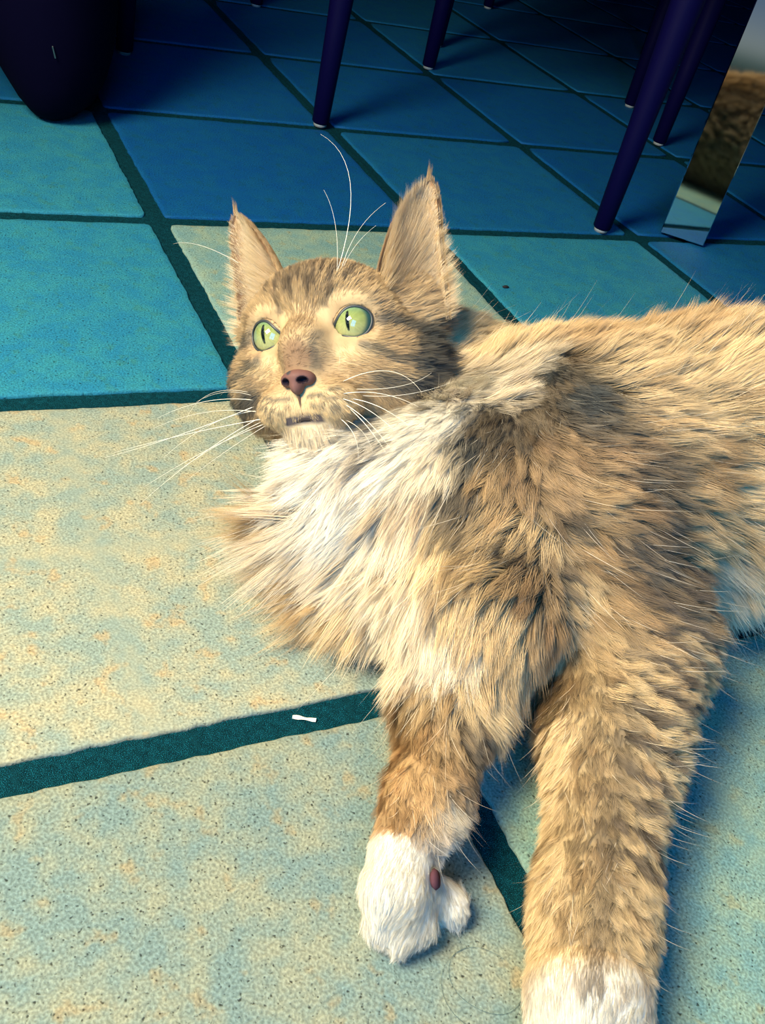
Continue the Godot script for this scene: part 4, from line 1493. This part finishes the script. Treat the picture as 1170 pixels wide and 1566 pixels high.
func whiskers(o: Node3D) -> void:
	var wm := mat(Color(0.95, 0.93, 0.86), 0.35, 0.0, 0.6)
	part("whisker", tube(bow(Vector3(-0.06361, 0.10276, -0.1249), Vector3(-0.14106, 0.08402, -0.12863), Vector3(-0.00035, -0.0001, -0.00166)), 0.00024, 0.00005, 4), wm, o)
	part("whisker", tube(bow(Vector3(-0.05718, 0.09243, -0.14605), Vector3(-0.11838, 0.09033, -0.13926), Vector3(0.0001, 0.00217, -0.00424)), 0.00023, 0.00005, 4), wm, o)
	part("whisker", tube(bow(Vector3(-0.05953, 0.09467, -0.14825), Vector3(-0.14192, 0.06683, -0.14679), Vector3(-0.00233, -0.00304, -0.00024)), 0.00026, 0.00005, 4), wm, o)
	part("whisker", tube(bow(Vector3(-0.05606, 0.08704, -0.14714), Vector3(-0.12772, 0.05501, -0.11943), Vector3(-0.0002, 0.0006, -0.00297)), 0.00026, 0.00005, 4), wm, o)
	part("whisker", tube(bow(Vector3(-0.054, 0.08507, -0.14648), Vector3(-0.10985, 0.06997, -0.12401), Vector3(-9e-05, -0.00025, -0.00211)), 0.00023, 0.00005, 4), wm, o)
	part("whisker", tube(bow(Vector3(-0.0581, 0.09275, -0.14698), Vector3(-0.11047, 0.06703, -0.14271), Vector3(0.00042, 0.0035, -0.00374)), 0.00022, 0.00005, 4), wm, o)
	part("whisker", tube(bow(Vector3(-0.05213, 0.08411, -0.1457), Vector3(-0.12255, 0.05402, -0.13417), Vector3(-0.00011, 0.0007, -0.00224)), 0.00024, 0.00005, 4), wm, o)
	part("whisker", tube(bow(Vector3(-0.06094, 0.10097, -0.15027), Vector3(-0.09491, 0.10267, -0.14408), Vector3(0.00039, 0.00212, -0.00323)), 0.00015, 0.00005, 4), wm, o)
	part("whisker", tube(bow(Vector3(-0.06002, 0.09893, -0.1486), Vector3(-0.11477, 0.09093, -0.14722), Vector3(0.00025, 0.00257, -0.00375)), 0.00022, 0.00005, 4), wm, o)
	part("whisker", tube(bow(Vector3(-0.05935, 0.09753, -0.12629), Vector3(-0.10978, 0.08351, -0.10123), Vector3(-6e-05, -0.00057, -0.00179)), 0.00016, 0.00005, 4), wm, o)
	part("whisker", tube(bow(Vector3(-0.06222, 0.10165, -0.15265), Vector3(-0.10304, 0.10022, -0.1329), Vector3(-0.00261, 0.00305, -0.00686)), 0.00014, 0.00005, 4), wm, o)
	part("whisker", tube(bow(Vector3(-0.0317, 0.13254, -0.09793), Vector3(-0.01449, 0.13274, -0.06385), Vector3(0.00078, 0.00159, -0.0021)), 0.00024, 0.00005, 4), wm, o)
	part("whisker", tube(bow(Vector3(-0.02998, 0.12963, -0.09601), Vector3(-0.01996, 0.12781, -0.05724), Vector3(0.00089, 0.00137, -0.0022)), 0.00026, 0.00005, 4), wm, o)
	part("whisker", tube(bow(Vector3(-0.02787, 0.12774, -0.09555), Vector3(-0.02095, 0.12394, -0.05701), Vector3(0.00079, 0.00084, -0.00177)), 0.00026, 0.00005, 4), wm, o)
	part("whisker", tube(bow(Vector3(-0.02601, 0.13227, -0.09786), Vector3(-0.00699, 0.13529, -0.06521), Vector3(0.0008, 0.00162, -0.00212)), 0.00026, 0.00005, 4), wm, o)
	part("whisker", tube(bow(Vector3(-0.03198, 0.12135, -0.09609), Vector3(-0.03395, 0.1179, -0.06379), Vector3(0.00311, 0.00143, -0.00078)), 0.00024, 0.00005, 4), wm, o)
	part("whisker", tube(bow(Vector3(-0.02849, 0.11998, -0.09649), Vector3(-0.02586, 0.12127, -0.06553), Vector3(0.00257, 0.00134, -0.00106)), 0.00015, 0.00005, 4), wm, o)
	part("whisker", tube(bow(Vector3(-0.02801, 0.1361, -0.10896), Vector3(-0.00117, 0.15079, -0.07436), Vector3(0.00466, 0.00648, -0.00445)), 0.00022, 0.00005, 4), wm, o)
	part("whisker", tube(bow(Vector3(-0.02208, 0.13427, -0.10382), Vector3(0.00445, 0.1593, -0.07906), Vector3(0.0036, -0.00169, 0.00245)), 0.00015, 0.00005, 4), wm, o)
	part("whisker", tube(bow(Vector3(-0.03127, 0.13442, -0.09997), Vector3(-0.00401, 0.14554, -0.06938), Vector3(0.00093, 0.0022, -0.00257)), 0.00023, 0.00005, 4), wm, o)
	part("whisker", tube(bow(Vector3(-0.01737, 0.13002, -0.10359), Vector3(0.02038, 0.15051, -0.08233), Vector3(0.00018, -0.00229, 0.00149)), 0.00014, 0.00005, 4), wm, o)
	part("whisker", tube(bow(Vector3(-0.01949, 0.17531, -0.15846), Vector3(-0.02501, 0.23236, -0.20006), Vector3(0.01131, 0.01054, -0.00305)), 0.00022, 0.00005, 4), wm, o)
	part("whisker", tube(bow(Vector3(-0.0214, 0.17403, -0.15492), Vector3(-0.02319, 0.20743, -0.18722), Vector3(0.00288, 0.0033, -0.00116)), 0.00013, 0.00005, 4), wm, o)
	part("whisker", tube(bow(Vector3(-0.01778, 0.17558, -0.15799), Vector3(0.00265, 0.21201, -0.16311), Vector3(-0.00189, 0.00149, -0.00341)), 0.00016, 0.00005, 4), wm, o)
	part("whisker", tube(bow(Vector3(-0.01664, 0.17584, -0.15903), Vector3(0.00187, 0.19737, -0.16676), Vector3(-0.00113, 0.00077, -0.00148)), 0.00013, 0.00005, 4), wm, o)
	part("whisker", tube(bow(Vector3(-0.0623, 0.15942, -0.19569), Vector3(-0.09664, 0.16401, -0.20763), Vector3(-0.00216, 0.00246, -0.00449)), 0.00014, 0.00005, 4), wm, o)
	part("whisker", tube(bow(Vector3(-0.00862, 0.11154, -0.0523), Vector3(-0.01692, 0.07698, 0.00476), Vector3(0.00836, 0.00225, 0.00195)), 0.00013, 0.00005, 4), wm, o)
	part("whisker", tube(bow(Vector3(0.00114, 0.12407, -0.05976), Vector3(-0.01221, 0.09604, -0.01214), Vector3(0.01198, 0.00374, 0.00297)), 0.00012, 0.00005, 4), wm, o)
	part("whisker", tube(bow(Vector3(0.00744, 0.12929, -0.05207), Vector3(0.00182, 0.10594, -0.00367), Vector3(0.00492, 0.00204, -0.00014)), 0.00012, 0.00005, 4), wm, o)
